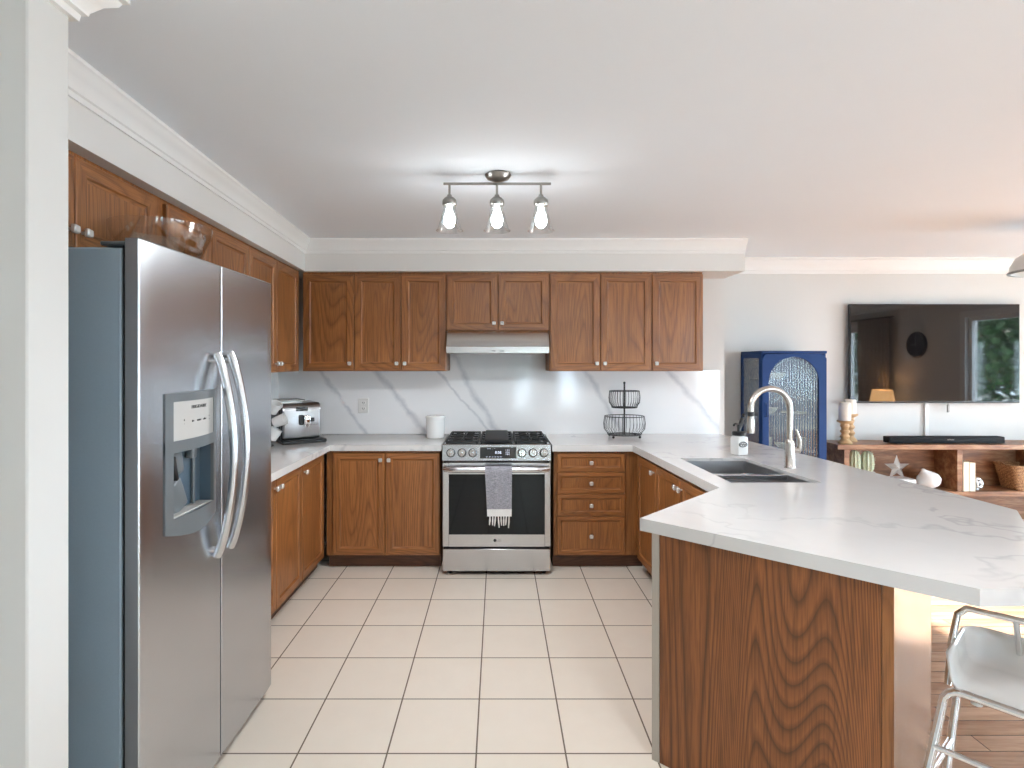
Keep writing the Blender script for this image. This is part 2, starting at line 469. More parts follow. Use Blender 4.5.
class MB:
    def __init__(s):
        s.bm = bmesh.new()
        s.mats = []
        s.cur = 0

    def use(s, mat):
        if mat not in s.mats:
            s.mats.append(mat)
        s.cur = s.mats.index(mat)
        return s

    def _f(s, vs, smooth=False):
        try:
            f = s.bm.faces.new(vs)
            f.material_index = s.cur
            f.smooth = smooth
            return f
        except ValueError:
            return None

    def box(s, x0, x1, y0, y1, z0, z1, bev=0.0, mtx=None, seg=1):
        vs = [s.bm.verts.new((x, y, z)) for x in (x0, x1) for y in (y0, y1) for z in (z0, z1)]
        q = [(0, 1, 3, 2), (4, 6, 7, 5), (0, 4, 5, 1), (2, 3, 7, 6), (0, 2, 6, 4), (1, 5, 7, 3)]
        fs = [s._f([vs[i] for i in f]) for f in q]
        allv = list(vs)
        if bev > 0:
            es = list({e for f in fs for e in f.edges})
            r = bmesh.ops.bevel(s.bm, geom=es, offset=bev, segments=seg, affect='EDGES', profile=0.5, material=-1)
            allv = list({v for f in r['faces'] for v in f.verts} | {v for f in fs if f.is_valid for v in f.verts})
            if seg > 1:
                for f in r['faces']:
                    f.smooth = True
        if mtx is not None:
            for v in allv:
                v.co = mtx @ v.co
        return s

    def prism(s, poly, z0, z1, hole=None, bev=0.0):
        """vertical prism of a polygon (list of x, y)"""
        n = len(poly)
        b = [s.bm.verts.new((p[0], p[1], z0)) for p in poly]
        t = [s.bm.verts.new((p[0], p[1], z1)) for p in poly]
        area = sum(poly[i][0] * poly[(i + 1) % n][1] - poly[(i + 1) % n][0] * poly[i][1] for i in range(n))
        if area < 0:
            b.reverse()
            t.reverse()
        for i in range(n):
            j = (i + 1) % n
            s._f([b[i], b[j], t[j], t[i]])
        tf = s._f(t)
        s._f(list(reversed(b)))
        if bev > 0:
            bmesh.ops.bevel(s.bm, geom=list(tf.edges), offset=bev, segments=2, affect='EDGES', profile=0.5)
        return s

    def lathe(s, prof, c=(0, 0, 0), seg=24, mtx=None, closed=False, sm=True, sx=1.0, sy=1.0):
        rings = []
        for r, z in prof:
            if r < 1e-6:
                p = Vector((c[0], c[1], c[2] + z))
                rings.append([s.bm.verts.new(mtx @ p if mtx else p)])
            else:
                ring = []
                for k in range(seg):
                    a = 2 * PI * k / seg
                    p = Vector((c[0] + r * sx * math.cos(a), c[1] + r * sy * math.sin(a), c[2] + z))
                    ring.append(s.bm.verts.new(mtx @ p if mtx else p))
                rings.append(ring)
        for a, b in zip(rings, rings[1:]):
            for k in range(seg):
                k2 = (k + 1) % seg
                if len(a) == 1 and len(b) == 1:
                    continue
                if len(a) == 1:
                    s._f([a[0], b[k2], b[k]], sm)
                elif len(b) == 1:
                    s._f([a[k], a[k2], b[0]], sm)
                else:
                    s._f([a[k], a[k2], b[k2], b[k]], sm)
        return s

    def cyl(s, p0, p1, r, seg=16, r2=None, cap=True):
        return s.tube([p0, p1], r, seg, cap=cap, r_end=r2)

    def tube(s, pts, r, seg=10, cap=True, closed=False, r_end=None, flat=1.0, sm=True):
        P = [Vector(p) for p in pts]
        n = len(P)
        rings = []
        up = None
        for i in range(n):
            if closed:
                d = (P[(i + 1) % n] - P[i - 1]).normalized()
            elif i == 0:
                d = (P[1] - P[0]).normalized()
            elif i == n - 1:
                d = (P[-1] - P[-2]).normalized()
            else:
                d = ((P[i + 1] - P[i]).normalized() + (P[i] - P[i - 1]).normalized()).normalized()
            if up is None:
                ref = Vector((0, 0, 1)) if abs(d.z) < 0.9 else Vector((1, 0, 0))
                up = (ref - d * ref.dot(d)).normalized()
            else:
                up = (up - d * up.dot(d))
                up = up.normalized() if up.length > 1e-6 else Vector((0, 1, 0))
            sd = d.cross(up)
            rr = r if not isinstance(r, (list, tuple)) else r[i]
            if r_end is not None:
                rr = r + (r_end - r) * i / (n - 1)
            rings.append([s.bm.verts.new(P[i] + up * rr * flat * math.cos(2 * PI * k / seg) + sd * rr * math.sin(2 * PI * k / seg)) for k in range(seg)])
        m = n if closed else n - 1
        for i in range(m):
            a, b = rings[i], rings[(i + 1) % n]
            for k in range(seg):
                k2 = (k + 1) % seg
                s._f([a[k], a[k2], b[k2], b[k]], sm)
        if cap and not closed:
            s._f(list(reversed(rings[0])))
            s._f(rings[-1])
        return s

    def sphere(s, c, r, seg=16, ring=10, sc=(1, 1, 1), mtx=None):
        prof = [(r * math.sin(PI * i / ring), -r * math.cos(PI * i / ring)) for i in range(ring + 1)]
        prof = [(a if a > 1e-5 else 0.0, b * sc[2]) for a, b in prof]
        return s.lathe(prof, c, seg, mtx=mtx, sx=sc[0], sy=sc[1])

    def quad(s, *p, sm=False):
        s._f([s.bm.verts.new(q) for q in p], sm)
        return s

    def sweep(s, prof, path, closed=False):
        """prof = list of (out, z) offsets; path = list of (x, y); out is to the left of travel"""
        n = len(path)
        rings = []
        for i in range(n):
            p = Vector(path[i])
            dirs = []
            if i > 0 or closed:
                dirs.append((p - Vector(path[i - 1])).normalized())
            if i < n - 1 or closed:
                dirs.append((Vector(path[(i + 1) % n]) - p).normalized())
            nn = [Vector((-d.y, d.x)) for d in dirs]
            if len(nn) == 2:
                m = (nn[0] + nn[1])
                m = m / max(1e-6, m.dot(nn[0]))
            else:
                m = nn[0]
            rings.append([s.bm.verts.new((p.x + m.x * o, p.y + m.y * o, z)) for o, z in prof])
        m_ = n if closed else n - 1
        k = len(prof)
        for i in range(m_):
            a, b = rings[i], rings[(i + 1) % n]
            for j in range(k):
                j2 = (j + 1) % k
                s._f([a[j], b[j], b[j2], a[j2]])
        if not closed:
            s._f(rings[0])
            s._f(list(reversed(rings[-1])))
        return s

    def build(s, name, mat=None, parent=None, fix=True):
        me = bpy.data.meshes.new(name)
        if fix:
            bmesh.ops.recalc_face_normals(s.bm, faces=s.bm.faces)
        s.bm.to_mesh(me)
        s.bm.free()
        me.set_sharp_from_angle(angle=R(38))
        if s.mats:
            for m in s.mats:
                me.materials.append(M[m])
        elif mat:
            me.materials.append(M[mat] if isinstance(mat, str) else mat)
        o = bpy.data.objects.new(name, me)
        COL.objects.link(o)
        if parent:
            o.parent = parent
        return o


def tag(o, label=None, cat=None, group=None, kind=None):
    if label:
        o['label'] = label
    if cat:
        o['category'] = cat
    if group:
        o['group'] = group
    if kind:
        o['kind'] = kind
    return o


def thing(name, label, cat, loc=(0, 0, 0), rz=0.0, group=None):
    o = bpy.data.objects.new(name, None)
    COL.objects.link(o)
    o.empty_display_size = 0.1
    o.location = loc
    o.rotation_euler = (0, 0, rz)
    return tag(o, label, cat, group)


def struct(o):
    return tag(o, kind='structure')


def copy_tree(o, parent=None):
    c = o.copy()
    COL.objects.link(c)
    c.parent = parent
    for ch in list(o.children):
        copy_tree(ch, c)
    return c


def text(name, body, size, mat, parent, loc, rot, ext=0.0006, align='CENTER', sx=1.0):
    cu = bpy.data.curves.new(name, 'FONT')
    cu.body = body
    cu.size = size
    cu.extrude = ext
    cu.align_x = align
    cu.align_y = 'CENTER'
    tmp = bpy.data.objects.new('tmp_text', cu)
    COL.objects.link(tmp)
    dg = bpy.context.evaluated_depsgraph_get()
    dg.update()
    me = bpy.data.meshes.new_from_object(tmp.evaluated_get(dg))
    bpy.data.objects.remove(tmp)
    me.transform(Matrix.Translation(loc) @ rot.to_4x4() @ Matrix.Diagonal((sx, 1, 1, 1)))
    me.materials.clear()
    me.materials.append(M[mat])
    o = bpy.data.objects.new(name, me)
    COL.objects.link(o)
    o.parent = parent
    return o


ROT_FRONT = Matrix.Rotation(R(90), 3, 'X')                                # reads from -y
ROT_PX = Matrix.Rotation(R(90), 3, 'Z') @ Matrix.Rotation(R(90), 3, 'X')  # reads from +x


def px2(px, py, Y):
    return Vector(((px - VPX) / F * Y, Y, EYE - (py - VPY) / F * Y))


# ------------------------------------------------------------------ room shell
TILE_X = 1.32
struct(MB().box(LEFT_X - 0.1, TILE_X, REAR_Y - 0.1, LIV_Y + 0.1, -0.1, 0).build('floor', 'tile'))
struct(MB().box(TILE_X, RIGHT_X + 0.1, REAR_Y - 0.1, LIV_Y + 0.1, -0.1, 0).build('floor_wood', 'planks'))
struct(MB().box(LEFT_X - 0.1, RIGHT_X + 0.1, REAR_Y - 0.1, LIV_Y + 0.1, CEIL, CEIL + 0.1).build('ceiling', 'ceiling'))
struct(MB().box(LEFT_X - 0.12, LEFT_X, REAR_Y - 0.1, LIV_Y + 0.1, 0, CEIL).build('wall_left', 'wall'))
KX = 1.878
struct(MB().box(LEFT_X, KX, KIT_Y, LIV_Y + 0.1, 0, CEIL).build('wall_back', 'wall'))
struct(MB().box(KX, RIGHT_X, LIV_Y, LIV_Y + 0.1, 0, CEIL).build('wall_living', 'wall'))


def wall_with_holes(name, a0, a1, holes, fn):
    m = MB()
    prev = a0
    for (a, b, z0, z1) in sorted(holes):
        fn(m, prev, a, 0, CEIL)
        if z0 > 0.001:
            fn(m, a, b, 0, z0)
        fn(m, a, b, z1, CEIL)
        prev = b
    fn(m, prev, a1, 0, CEIL)
    return struct(m.build(name, 'wall'))


wall_with_holes('wall_rear', LEFT_X, RIGHT_X, REAR_WIN, lambda m, a, b, z0, z1: m.box(a, b, REAR_Y - 0.14, REAR_Y, z0, z1))
wall_with_holes('wall_right', REAR_Y, LIV_Y, RIGHT_WIN, lambda m, a, b, z0, z1: m.box(RIGHT_X, RIGHT_X + 0.14, a, b, z0, z1))


def window(idx, kind, fn, a, b, z0, z1, mull):
    """frame with casing, rails and one pane"""
    e = bpy.data.objects.new('%s_%d' % (kind, idx), None)
    COL.objects.link(e)
    struct(e)
    m = MB()
    t = 0.05
    fn(m, a, a + t, z0, z1, 0.03, 0.10)
    fn(m, b - t, b, z0, z1, 0.03, 0.10)
    fn(m, a + t, b - t, z0, z0 + t, 0.03, 0.10)
    fn(m, a + t, b - t, z1 - t, z1, 0.03, 0.10)
    for k in range(1, mull):
        c = a + (b - a) * k / mull
        fn(m, c - 0.03, c + 0.03, z0 + t, z1 - t, 0.04, 0.09)
    m.build('window_frame', 'trim', e)
    m = MB()
    fn(m, a - 0.08, a, max(0.0, z0 - 0.08), z1 + 0.08, -0.018, 0.0)
    fn(m, b, b + 0.08, max(0.0, z0 - 0.08), z1 + 0.08, -0.018, 0.0)
    fn(m, a, b, z1, z1 + 0.08, -0.018, 0.0)
    if z0 > 0.1:
        fn(m, a, b, z0 - 0.08, z0, -0.018, 0.0)
    m.build('window_casing', 'trim', e)
    m = MB()
    fn(m, a + t, b - t, z0 + t, z1 - t, 0.062, 0.066)
    m.build('pane', 'glass', e)


f_rear = lambda m, a, b, z0, z1, d0, d1: m.box(a, b, REAR_Y - d1, REAR_Y - d0, z0, z1)
f_right = lambda m, a, b, z0, z1, d0, d1: m.box(RIGHT_X + d0, RIGHT_X + d1, a, b, z0, z1)
window(1, 'window', f_rear, *REAR_WIN[0], 1)
window(2, 'window', f_rear, *REAR_WIN[1], 1)
window(1, 'door', f_rear, *REAR_WIN[2], 2)  # added glass door, put in for extra daylight
window(3, 'window', f_right, *RIGHT_WIN[0], 1)
window(2, 'door', f_right, *RIGHT_WIN[1], 1)
window(4, 'window', f_right, *RIGHT_WIN[2], 2)  # added window out of view, brightens fridge front and cabinets

# stub wall beside the refrigerator
STUB_X, SY0, SY1 = -1.034, 1.21, 1.33
struct(MB().box(LEFT_X, STUB_X, SY0, SY1, 0, CEIL, 0.004).build('wall_stub', 'wall'))

# soffit above the cabinets: the left leg and the back leg
SOF_Z = 2.192
sofx = lambda Y: -1.335 - 0.0549 * (Y - 1.73)
SOFY = 4.19
struct(MB().prism([(LEFT_X, SY1), (sofx(SY1), SY1), (sofx(SOFY), SOFY), (KX, SOFY), (KX, KIT_Y), (LEFT_X, KIT_Y)], SOF_Z, CEIL).build('wall_soffit', 'soffit'))


def crown_prof(h, o):
    """profile of a crown moulding below the ceiling (out, z)"""
    z = CEIL
    return [(0, z), (o, z), (o, z - 0.012 * h / 0.1), (o * 0.86, z - 0.018 * h / 0.1), (o * 0.80, z - 0.03 * h / 0.1), (o * 0.55, z - 0.045 * h / 0.1),
            (o * 0.32, z - 0.072 * h / 0.1), (o * 0.30, z - 0.080 * h / 0.1), (o * 0.18, z - 0.084 * h / 0.1), (o * 0.15, z - h), (0, z - h)]


def crown(name, path, h, o):
    return struct(MB().sweep([(a, b) for a, b in crown_prof(h, o)], path).build(name, 'trim'))


crown('trim_1', [(sofx(SY1), SY1), (sofx(SOFY), SOFY), (KX, SOFY)][::-1], 0.105, 0.058)
crown('trim_2', [(RIGHT_X, LIV_Y), (KX + 0.07, LIV_Y)], 0.135, 0.09)
crown('trim_3', [(sofx(SY1) + 0.001, SY1), (STUB_X, SY1), (STUB_X, SY0), (LEFT_X, SY0)], 0.10, 0.088)
crown('trim_4', [(LEFT_X, REAR_Y), (RIGHT_X, REAR_Y), (RIGHT_X, LIV_Y)], 0.13, 0.09)

bb = [(0, 0), (0.014, 0), (0.014, 0.085), (0.006, 0.10), (0, 0.10)]
struct(MB().sweep(bb, [(RIGHT_X, LIV_Y), (KX, LIV_Y)]).build('baseboard_living', 'trim'))
struct(MB().sweep(bb, [(LEFT_X, REAR_Y), (2.6, REAR_Y)]).build('baseboard_rear', 'trim'))

# backsplash slabs on the two kitchen walls
bs = MB()
bs.box(LEFT_X + 0.013, 1.83, KIT_Y - 0.0125, KIT_Y - 0.0005, 0.9055, 1.43)
bs.box(-0.395, 0.39, KIT_Y - 0.0125, KIT_Y - 0.0005, 1.43, 1.735)
o = bs.build('backsplash', 'marble')
tag(o, 'white marble backsplash with grey diagonal veins behind the range and worktops', 'backsplash')
o = MB().box(LEFT_X + 0.0005, LEFT_X + 0.0125, 2.5, KIT_Y - 0.0125, 0.9055, 1.43).build('backsplash', 'marble')
tag(o, 'plain stretch of marble backsplash on the left wall behind the refrigerator', 'backsplash')

# ------------------------------------------------------------------ cabinetry


def door(parent, x0, x1, z0, z1, knob=None, name='door', fw=0.055, label=None, y=0.0):
    """framed door or drawer front in the cabinet's own frame: outward is -y"""
    m = MB()
    m.use('oak_h')
    m.use('oak')
    T = 0.02
    w, h = x1 - x0, z1 - z0
    fw = min(fw, h * 0.3, w * 0.3)
    levels = [(0, 0), (0, T - 0.003), (0.003, T), (fw - 0.004, T), (fw, T - 0.007), (fw + 0.003, T - 0.009), (fw + 0.012, T - 0.0085)]
    rings = []
    for ins, d in levels:
        rings.append([m.bm.verts.new(c) for c in ((x0 + ins, y - d, z0 + ins), (x1 - ins, y - d, z0 + ins), (x1 - ins, y - d, z1 - ins), (x0 + ins, y - d, z1 - ins))])
    for a, b in zip(rings, rings[1:]):
        for k in range(4):
            m.use('oak_h' if k in (0, 2) else 'oak')
            m._f([a[k], a[(k + 1) % 4], b[(k + 1) % 4], b[k]])
    m.use('oak')
    m._f(rings[-1])
    m._f(list(reversed(rings[0])))
    d = m.build(name, None, parent)
    if label:
        d['label'] = label
    if knob:
        kx, kz = knob
        k = MB()
        k.cyl((kx, y - T + 0.001, kz), (kx, y - T - 0.014, kz), 0.006, 10)
        k.box(kx - 0.014, kx + 0.014, y - T - 0.030, y - T - 0.013, kz - 0.014, kz + 0.014, 0.004)
        k.build('knob', 'knob', d)
    return d


def upper(name_label, loc, rz, w, h, depth, doors, group='oak wall cabinets', cat='wall cabinet', crown_lip=True, left_x=0.0):
    t = thing('wall_cabinet', name_label, cat, loc, rz, group)
    MB().box(left_x, w, 0, depth, 0, h, 0.001).build('body', 'oak', t)
    if crown_lip:
        pass
    for x0, x1, kx in doors:
        z0, z1 = 0.004, h - 0.02
        k = None
        if kx:
            k = (x0 + 0.028, z0 + 0.055) if kx == 'l' else (x1 - 0.028, z0 + 0.055)
        door(t, x0, x1, z0, z1, k)
    return t


UY = 4.24   # carcass front of the back wall cabinets (doors stand 2 cm proud)
UZ, UT = 1.43, SOF_Z - 0.001
ux = lambda px: (px - VPX) / F * 4.22


def back_upper(label, pa, pb, splits, z0=UZ, extra=0.0):
    xa, xb = ux(pa), ux(pb)
    ds = []
    for a, b, k in splits:
        ds.append((ux(a) - xa + 0.0028, ux(b) - xa - 0.0028, k))
    return upper(label, (xa, UY, z0), 0, xb - xa, UT - z0, KIT_Y - 0.014 - UY, ds)


back_upper('single door oak wall cabinet in the inside corner, left of the double one', 302, 354, [(302.5, 354, 'r')])
back_upper('double door oak wall cabinet left of the range hood', 354, 446, [(354, 401, 'r'), (401, 446, 'l')])
t = back_upper('short double door oak wall cabinet above the range hood', 446, 549.5, [(446.5, 498, 'r'), (498, 549, 'l')], z0=1.737)
back_upper('double door oak wall cabinet right of the range hood', 549.5, 652, [(550, 600.5, 'r'), (600.5, 652, 'l')])
back_upper('single door oak wall cabinet at the right end of the row', 652, 703.5, [(652, 703.5, 'l')])

# left run of wall cabinets, slightly out of parallel
lang = math.atan(0.049)
lx = lambda Y: -1.375 - 0.049 * (Y - 1.76)
lY = lambda px: 1.289 / ((498 - px) / F - 0.049)


def left_upper(label, Ya, Yb, splits, z0=UZ, depth=0.325):
    L = lambda Y: (Y - Ya) / math.cos(lang)
    off = 0.02
    loc = (lx(Ya) - off * math.cos(lang), Ya - off * math.sin(lang), z0)
    ds = [(L(a) + 0.0028, L(b) - 0.0028, k) for a, b, k in splits]
    return upper(label, loc, R(90) + lang, L(Yb), UT - z0, depth, ds)


left_upper('short double door oak wall cabinet above the refrigerator', 1.345, 2.262, [(1.347, 1.796, 'r'), (1.796, 2.255, 'l')], z0=1.868, depth=0.36)
left_upper('short single door oak wall cabinet over the far edge of the refrigerator', 2.262, 2.742, [(2.335, 2.742, 'r')], z0=1.868, depth=0.35)
left_upper('single door oak wall cabinet on the left wall beyond the short ones', 2.742, 3.207, [(2.742, 3.207, 'l')], depth=0.33)
left_upper('double door oak wall cabinet on the left wall next to the inside corner', 3.207, 4.19, [(3.207, 3.661, 'r'), (3.661, 4.12, 'l')], depth=0.29)

# base cabinets ------------------------------------------------------
CT, CB = 0.905, 0.862   # worktop top and underside


def base(label, loc, rz, w, depth, fronts, kick=0.06, body_x=(0, None), cat='base cabinet', kickx=None, well=False):
    t = thing('base_cabinet', label, cat, loc, rz, 'oak base cabinets')
    bx0 = body_x[0]
    bx1 = w if body_x[1] is None else body_x[1]
    bmb = MB()
    if well:
        bmb.box(bx0, bx1, 0, depth, 0.10, 0.64)
        bmb.box(bx0, bx1, 0, 0.045, 0.64, 0.857)
        bmb.box(bx0, bx1, depth - 0.008, depth, 0.64, 0.857)
        bmb.box(bx0, bx0 + 0.02, 0.045, depth - 0.008, 0.64, 0.857)
    else:
        bmb.box(bx0, bx1, 0, depth, 0.10, 0.857, 0.001)
    bmb.build('body', 'oak', t)
    k0, k1 = kickx or (bx0, bx1)
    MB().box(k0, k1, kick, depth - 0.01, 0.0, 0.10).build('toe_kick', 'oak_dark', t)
    for (kind, x0, x1, z0, z1, kn) in fronts:
        door(t, x0, x1, z0, z1, kn, name=kind, fw=0.05 if kind == 'door' else 0.032)
    return t


BY = 3.99   # carcass front, back run
DB, DT = 0.108, 0.846
# left of the range
xa = -1.192
base('double door oak base cabinet between inside corner and range', (xa - 0.048, BY, 0), 0, 0.048 + (xa * -1 - 0.418), KIT_Y - BY - 0.002,
     [('door', 0.050, 0.048 + 0.376, DB, DT, (0.048 + 0.376 - 0.028, DT - 0.05)), ('door', 0.048 + 0.380, 0.048 + 0.772, DB, DT, (0.048 + 0.38 + 0.028, DT - 0.05))])
# right of the range
XR = 0.402
base('four drawer oak base cabinet right of the range', (XR, BY, 0), 0, 0.60, KIT_Y - BY - 0.002,
     [('drawer', 0.024, 0.513, 0.708, 0.842, (0.268, 0.775)),
      ('drawer', 0.024, 0.513, 0.550, 0.704, (0.268, 0.627)),
      ('drawer', 0.024, 0.513, 0.390, 0.546, (0.268, 0.468)),
      ('drawer', 0.024, 0.513, 0.108, 0.386, (0.268, 0.247))], body_x=(0, 1.22), kickx=(0, 0.66))
# left run, facing +x
LXF = -1.262
base('double door oak base cabinet beside the refrigerator', (LXF, 2.52, 0), R(90), 0.975, 0.565,
     [('door', 0.14, 0.568, DB, DT, (0.568 - 0.028, DT - 0.05)), ('door', 0.572, 0.972, DB, DT, (0.572 + 0.028, DT - 0.05))])
base('single door oak base cabinet on the left run at the inside corner', (LXF, 3.497, 0), R(90), KIT_Y - 0.004 - 3.497, 0.565,
     [('door', 0.004, 0.435, DB, DT, (0.004 + 0.028, DT - 0.05))], body_x=(0, 0.49), kickx=(0, 0.49 + 0.05))

# sink run, facing -x, slightly out of parallel
sang = math.atan2(0.060, 1.35)
rz = R(-90) + sang


def sink_pt(s, off=0.0):
    """point on the sink run's face, s measured from the back towards the camera"""
    return (1.005 + math.sin(sang) * s + off * math.cos(sang), 3.97 - math.cos(sang) * s + off * math.sin(sang))


p = sink_pt(0.03)
base('three door oak base cabinet under the sink', (p[0], p[1], 0), rz, 1.33, 0.60,
     [('door', 0.03, 0.42, DB, DT - 0.008, (0.42 - 0.030, DT - 0.06)),
      ('door', 0.424, 0.835, DB, DT - 0.008, (0.835 - 0.030, DT - 0.06)),
      ('door', 0.839, 1.25, DB, DT - 0.008, (0.839 + 0.030, DT - 0.06))], well=True)

# countertops ------------------------------------------------------------
ct = MB()
ct.prism([(LEFT_X + 0.013, 2.50), (-1.205, 2.50), (-1.205, 3.95), (-0.405, 3.95), (-0.405, KIT_Y - 0.012), (LEFT_X + 0.013, KIT_Y - 0.012)], CB, CT, bev=0.004)
o = ct.build('countertop', 'quartz')
tag(o, 'white quartz countertop under the coffee machine, from refrigerator to range', 'countertop')

V = {
    'a': (0.388, 3.95), 'b': (0.965, 3.95), 'c': (1.048, 2.606), 'd': (0.541, 2.10), 'e': (1.263, 1.444), 'f': (1.49, 1.453),
    'g': (2.083, 2.211), 'h': (1.995, 3.35), 'i': (1.832, KIT_Y - 0.012), 'j': (0.388, KIT_Y - 0.012)}
outline = [V[k] for k in 'abcdefghij']
HOLE = [(1.150, 2.72), (1.600, 2.72), (1.526, 3.41), (1.125, 3.41)]


def prism_hole(poly, hole, z0, z1):
    m = MB()
    from mathutils.geometry import tessellate_polygon
    pts = [Vector((*p, 0)) for p in poly]
    hp = [Vector((*p, 0)) for p in hole]
    tris = tessellate_polygon([pts, hp])
    allp = poly + hole
    top = [m.bm.verts.new((q[0], q[1], z1)) for q in allp]
    bot = [m.bm.verts.new((q[0], q[1], z0)) for q in allp]
    for t3 in tris:
        m._f([top[i] for i in t3])
        m._f([bot[i] for i in t3])
    n = len(poly)
    for i in range(n):
        j = (i + 1) % n
        m._f([bot[i], bot[j], top[j], top[i]])
    k = len(hole)
    for i in range(k):
        j = (i + 1) % k
        m._f([bot[n + i], bot[n + j], top[n + j], top[n + i]])
    return m


o = prism_hole(outline, HOLE, 0.858, CT).build('countertop', 'quartz')
tag(o, 'white quartz countertop with the sink, running on to the angled peninsula', 'countertop')

# sink ---------------------------------------------------------------------
sk = thing('kitchen_sink', 'undermount double bowl steel sink let into the white countertop', 'sink', (1.36, 3.06, 0.66))


def bowl(pts, z0, z1):
    """open bowl from four corners: inner faces plus outer shell"""
    m = MB()
    th = 0.004
    c = [Vector((sum(p[0] for p in pts) / 4, sum(p[1] for p in pts) / 4))] * 4
    out = [Vector(p) + (Vector(p) - c[0]).normalized() * th for p in pts]
    inn = [Vector(p) for p in pts]
    fl = [Vector(p) - (Vector(p) - c[0]).normalized() * 0.02 for p in pts]
    rT_o = [m.bm.verts.new((p.x - 1.36, p.y - 3.06, z1 - 0.66)) for p in out]
    rT_i = [m.bm.verts.new((p.x - 1.36, p.y - 3.06, z1 - 0.66)) for p in inn]
    rB_i = [m.bm.verts.new((p.x - 1.36, p.y - 3.06, z0 + 0.012 - 0.66)) for p in inn]
    rF = [m.bm.verts.new((p.x - 1.36, p.y - 3.06, z0 + 0.003 - 0.66)) for p in fl]
    rB_o = [m.bm.verts.new((p.x - 1.36, p.y - 3.06, z0 - 0.66)) for p in out]
    for a, b in ((rT_o, rT_i), (rT_i, rB_i), (rB_i, rF), (rB_o, rT_o)):
        for i in range(4):
            j = (i + 1) % 4
            m._f([a[i], a[j], b[j], b[i]])
    m._f(rF)
    m._f(rB_o)
    return m


def lerp(a, b, t):
    return (a[0] + (b[0] - a[0]) * t, a[1] + (b[1] - a[1]) * t)


nl, nr, fr, fl_ = HOLE
e = -0.006
dl0, dr0 = lerp(nl, fl_, 0.375), lerp(nr, fr, 0.375)
dl1, dr1 = lerp(nl, fl_, 0.425), lerp(nr, fr, 0.425)
b1 = bowl([(nl[0] - e, nl[1] - e), (nr[0] + e, nr[1] - e), (dr0[0] + e, dr0[1]), (dl0[0] - e, dl0[1])], 0.66, 0.889).build('bowl', 'steel_sink', sk)
b2 = bowl([(dl1[0] - e, dl1[1]), (dr1[0] + e, dr1[1]), (fr[0] + e, fr[1] + e), (fl_[0] - e, fl_[1] + e)], 0.66, 0.889).build('bowl', 'steel_sink', sk)
MB().box((dl0[0] + 0.008) - 1.36, (dr0[0] - 0.010) - 1.36, dl0[1] - 0.003 - 3.06, dl1[1] + 0.003 - 3.06, 0.864 - 0.66, 0.8895 - 0.66, 0.003).build('divider', 'steel', sk)
for by, bo in ((2.87, b1), (3.2, b2)):
    MB().lathe([(0, 0.004), (0.03, 0.004), (0.042, 0.006), (0.045, 0.003)], (0.0, by - 3.06, 0.0), 20).build('drain', 'steel', bo)

# faucet ---------------------------------------------------------------------
fx, fy = 1.642, 3.10
fc = thing('kitchen_faucet', 'brushed nickel gooseneck faucet with pull-down spray behind the sink', 'faucet', (fx, fy, CT))
MB().lathe([(0, 0), (0.030, 0), (0.030, 0.006), (0.026, 0.012), (0.025, 0.13), (0.022, 0.15), (0.017, 0.16), (0, 0.162)], seg=24).build('base', 'nickel', fc)
pts = [(0, 0, 0.15), (0, 0, 0.335)]
rad = 0.110
for k in range(1, 17):
    a = PI * k / 16
    pts.append((-rad + rad * math.cos(a), 0, 0.335 + rad * math.sin(a)))
pts.append((-2 * rad, 0, 0.315))
MB().tube(pts, 0.0165, 16).build('spout', 'nickel', fc)
h = MB().lathe([(0, 0), (0.021, 0), (0.022, 0.02), (0.019, 0.08), (0.0165, 0.095), (0, 0.095)], (-2 * rad, 0, 0.195), 20).build('spray_head', 'nickel', fc)
MB().lathe([(0.0172, 0), (0.018, 0.002), (0.018, 0.022), (0.0172, 0.024)], (-2 * rad, 0, 0.290), 20).build('collar', 'black', h)
m = MB()
m.tube([(0.015, 0, 0.10), (0.055, -0.004, 0.10)], 0.017, 16)
m.tube([(0.048, -0.004, 0.10), (0.052, -0.01, 0.15), (0.03, -0.012, 0.215)], [0.012, 0.010, 0.007], 12)
m.build('handle', 'nickel', fc)

# soap dispenser -------------------------------------------------------------
sp = thing('soap_dispenser', 'white soap jar with a black pump beside the faucet', 'soap dispenser', (1.545, 3.53, CT), R(20))
m = MB()
m.box(-0.041, 0.041, -0.038, 0.038, 0, 0.12, 0.012, seg=2)
m.lathe([(0.033, 0.118), (0.033, 0.128), (0, 0.128)], seg=20)
jar = m.build('jar', 'white_cer', sp)
m = MB()
ring = [(-0.005 + 0.030 * math.cos(a * PI / 12), -0.0388, 0.072 + 0.015 * math.sin(a * PI / 12)) for a in range(24)]
m.tube(ring, 0.0035, 6, closed=True)
m.tube([(-0.028, -0.0388, 0.070), (-0.016, -0.0388, 0.078), (-0.010, -0.0388, 0.066), (0, -0.0388, 0.078), (0.006, -0.0388, 0.066), (0.016, -0.0388, 0.074)], 0.003, 6)
m.build('emblem', 'ink', jar)
MB().lathe([(0, 0.126), (0.040, 0.126), (0.042, 0.130), (0.042, 0.145), (0.038, 0.150), (0, 0.150)], seg=24).build('lid', 'black', sp)
m = MB()
m.cyl((0, 0, 0.148), (0, 0, 0.200), 0.012, 12)
m.tube([(0.0, 0, 0.175), (0.012, 0, 0.195), (0.030, 0, 0.235)], [0.016, 0.015, 0.012], 12)
m.sphere((0.036, 0, 0.252), 0.012)
m.tube([(0, 0, 0.195), (-0.03, 0, 0.20), (-0.045, 0, 0.19)], 0.007, 8)
m.build('pump', 'black', sp)

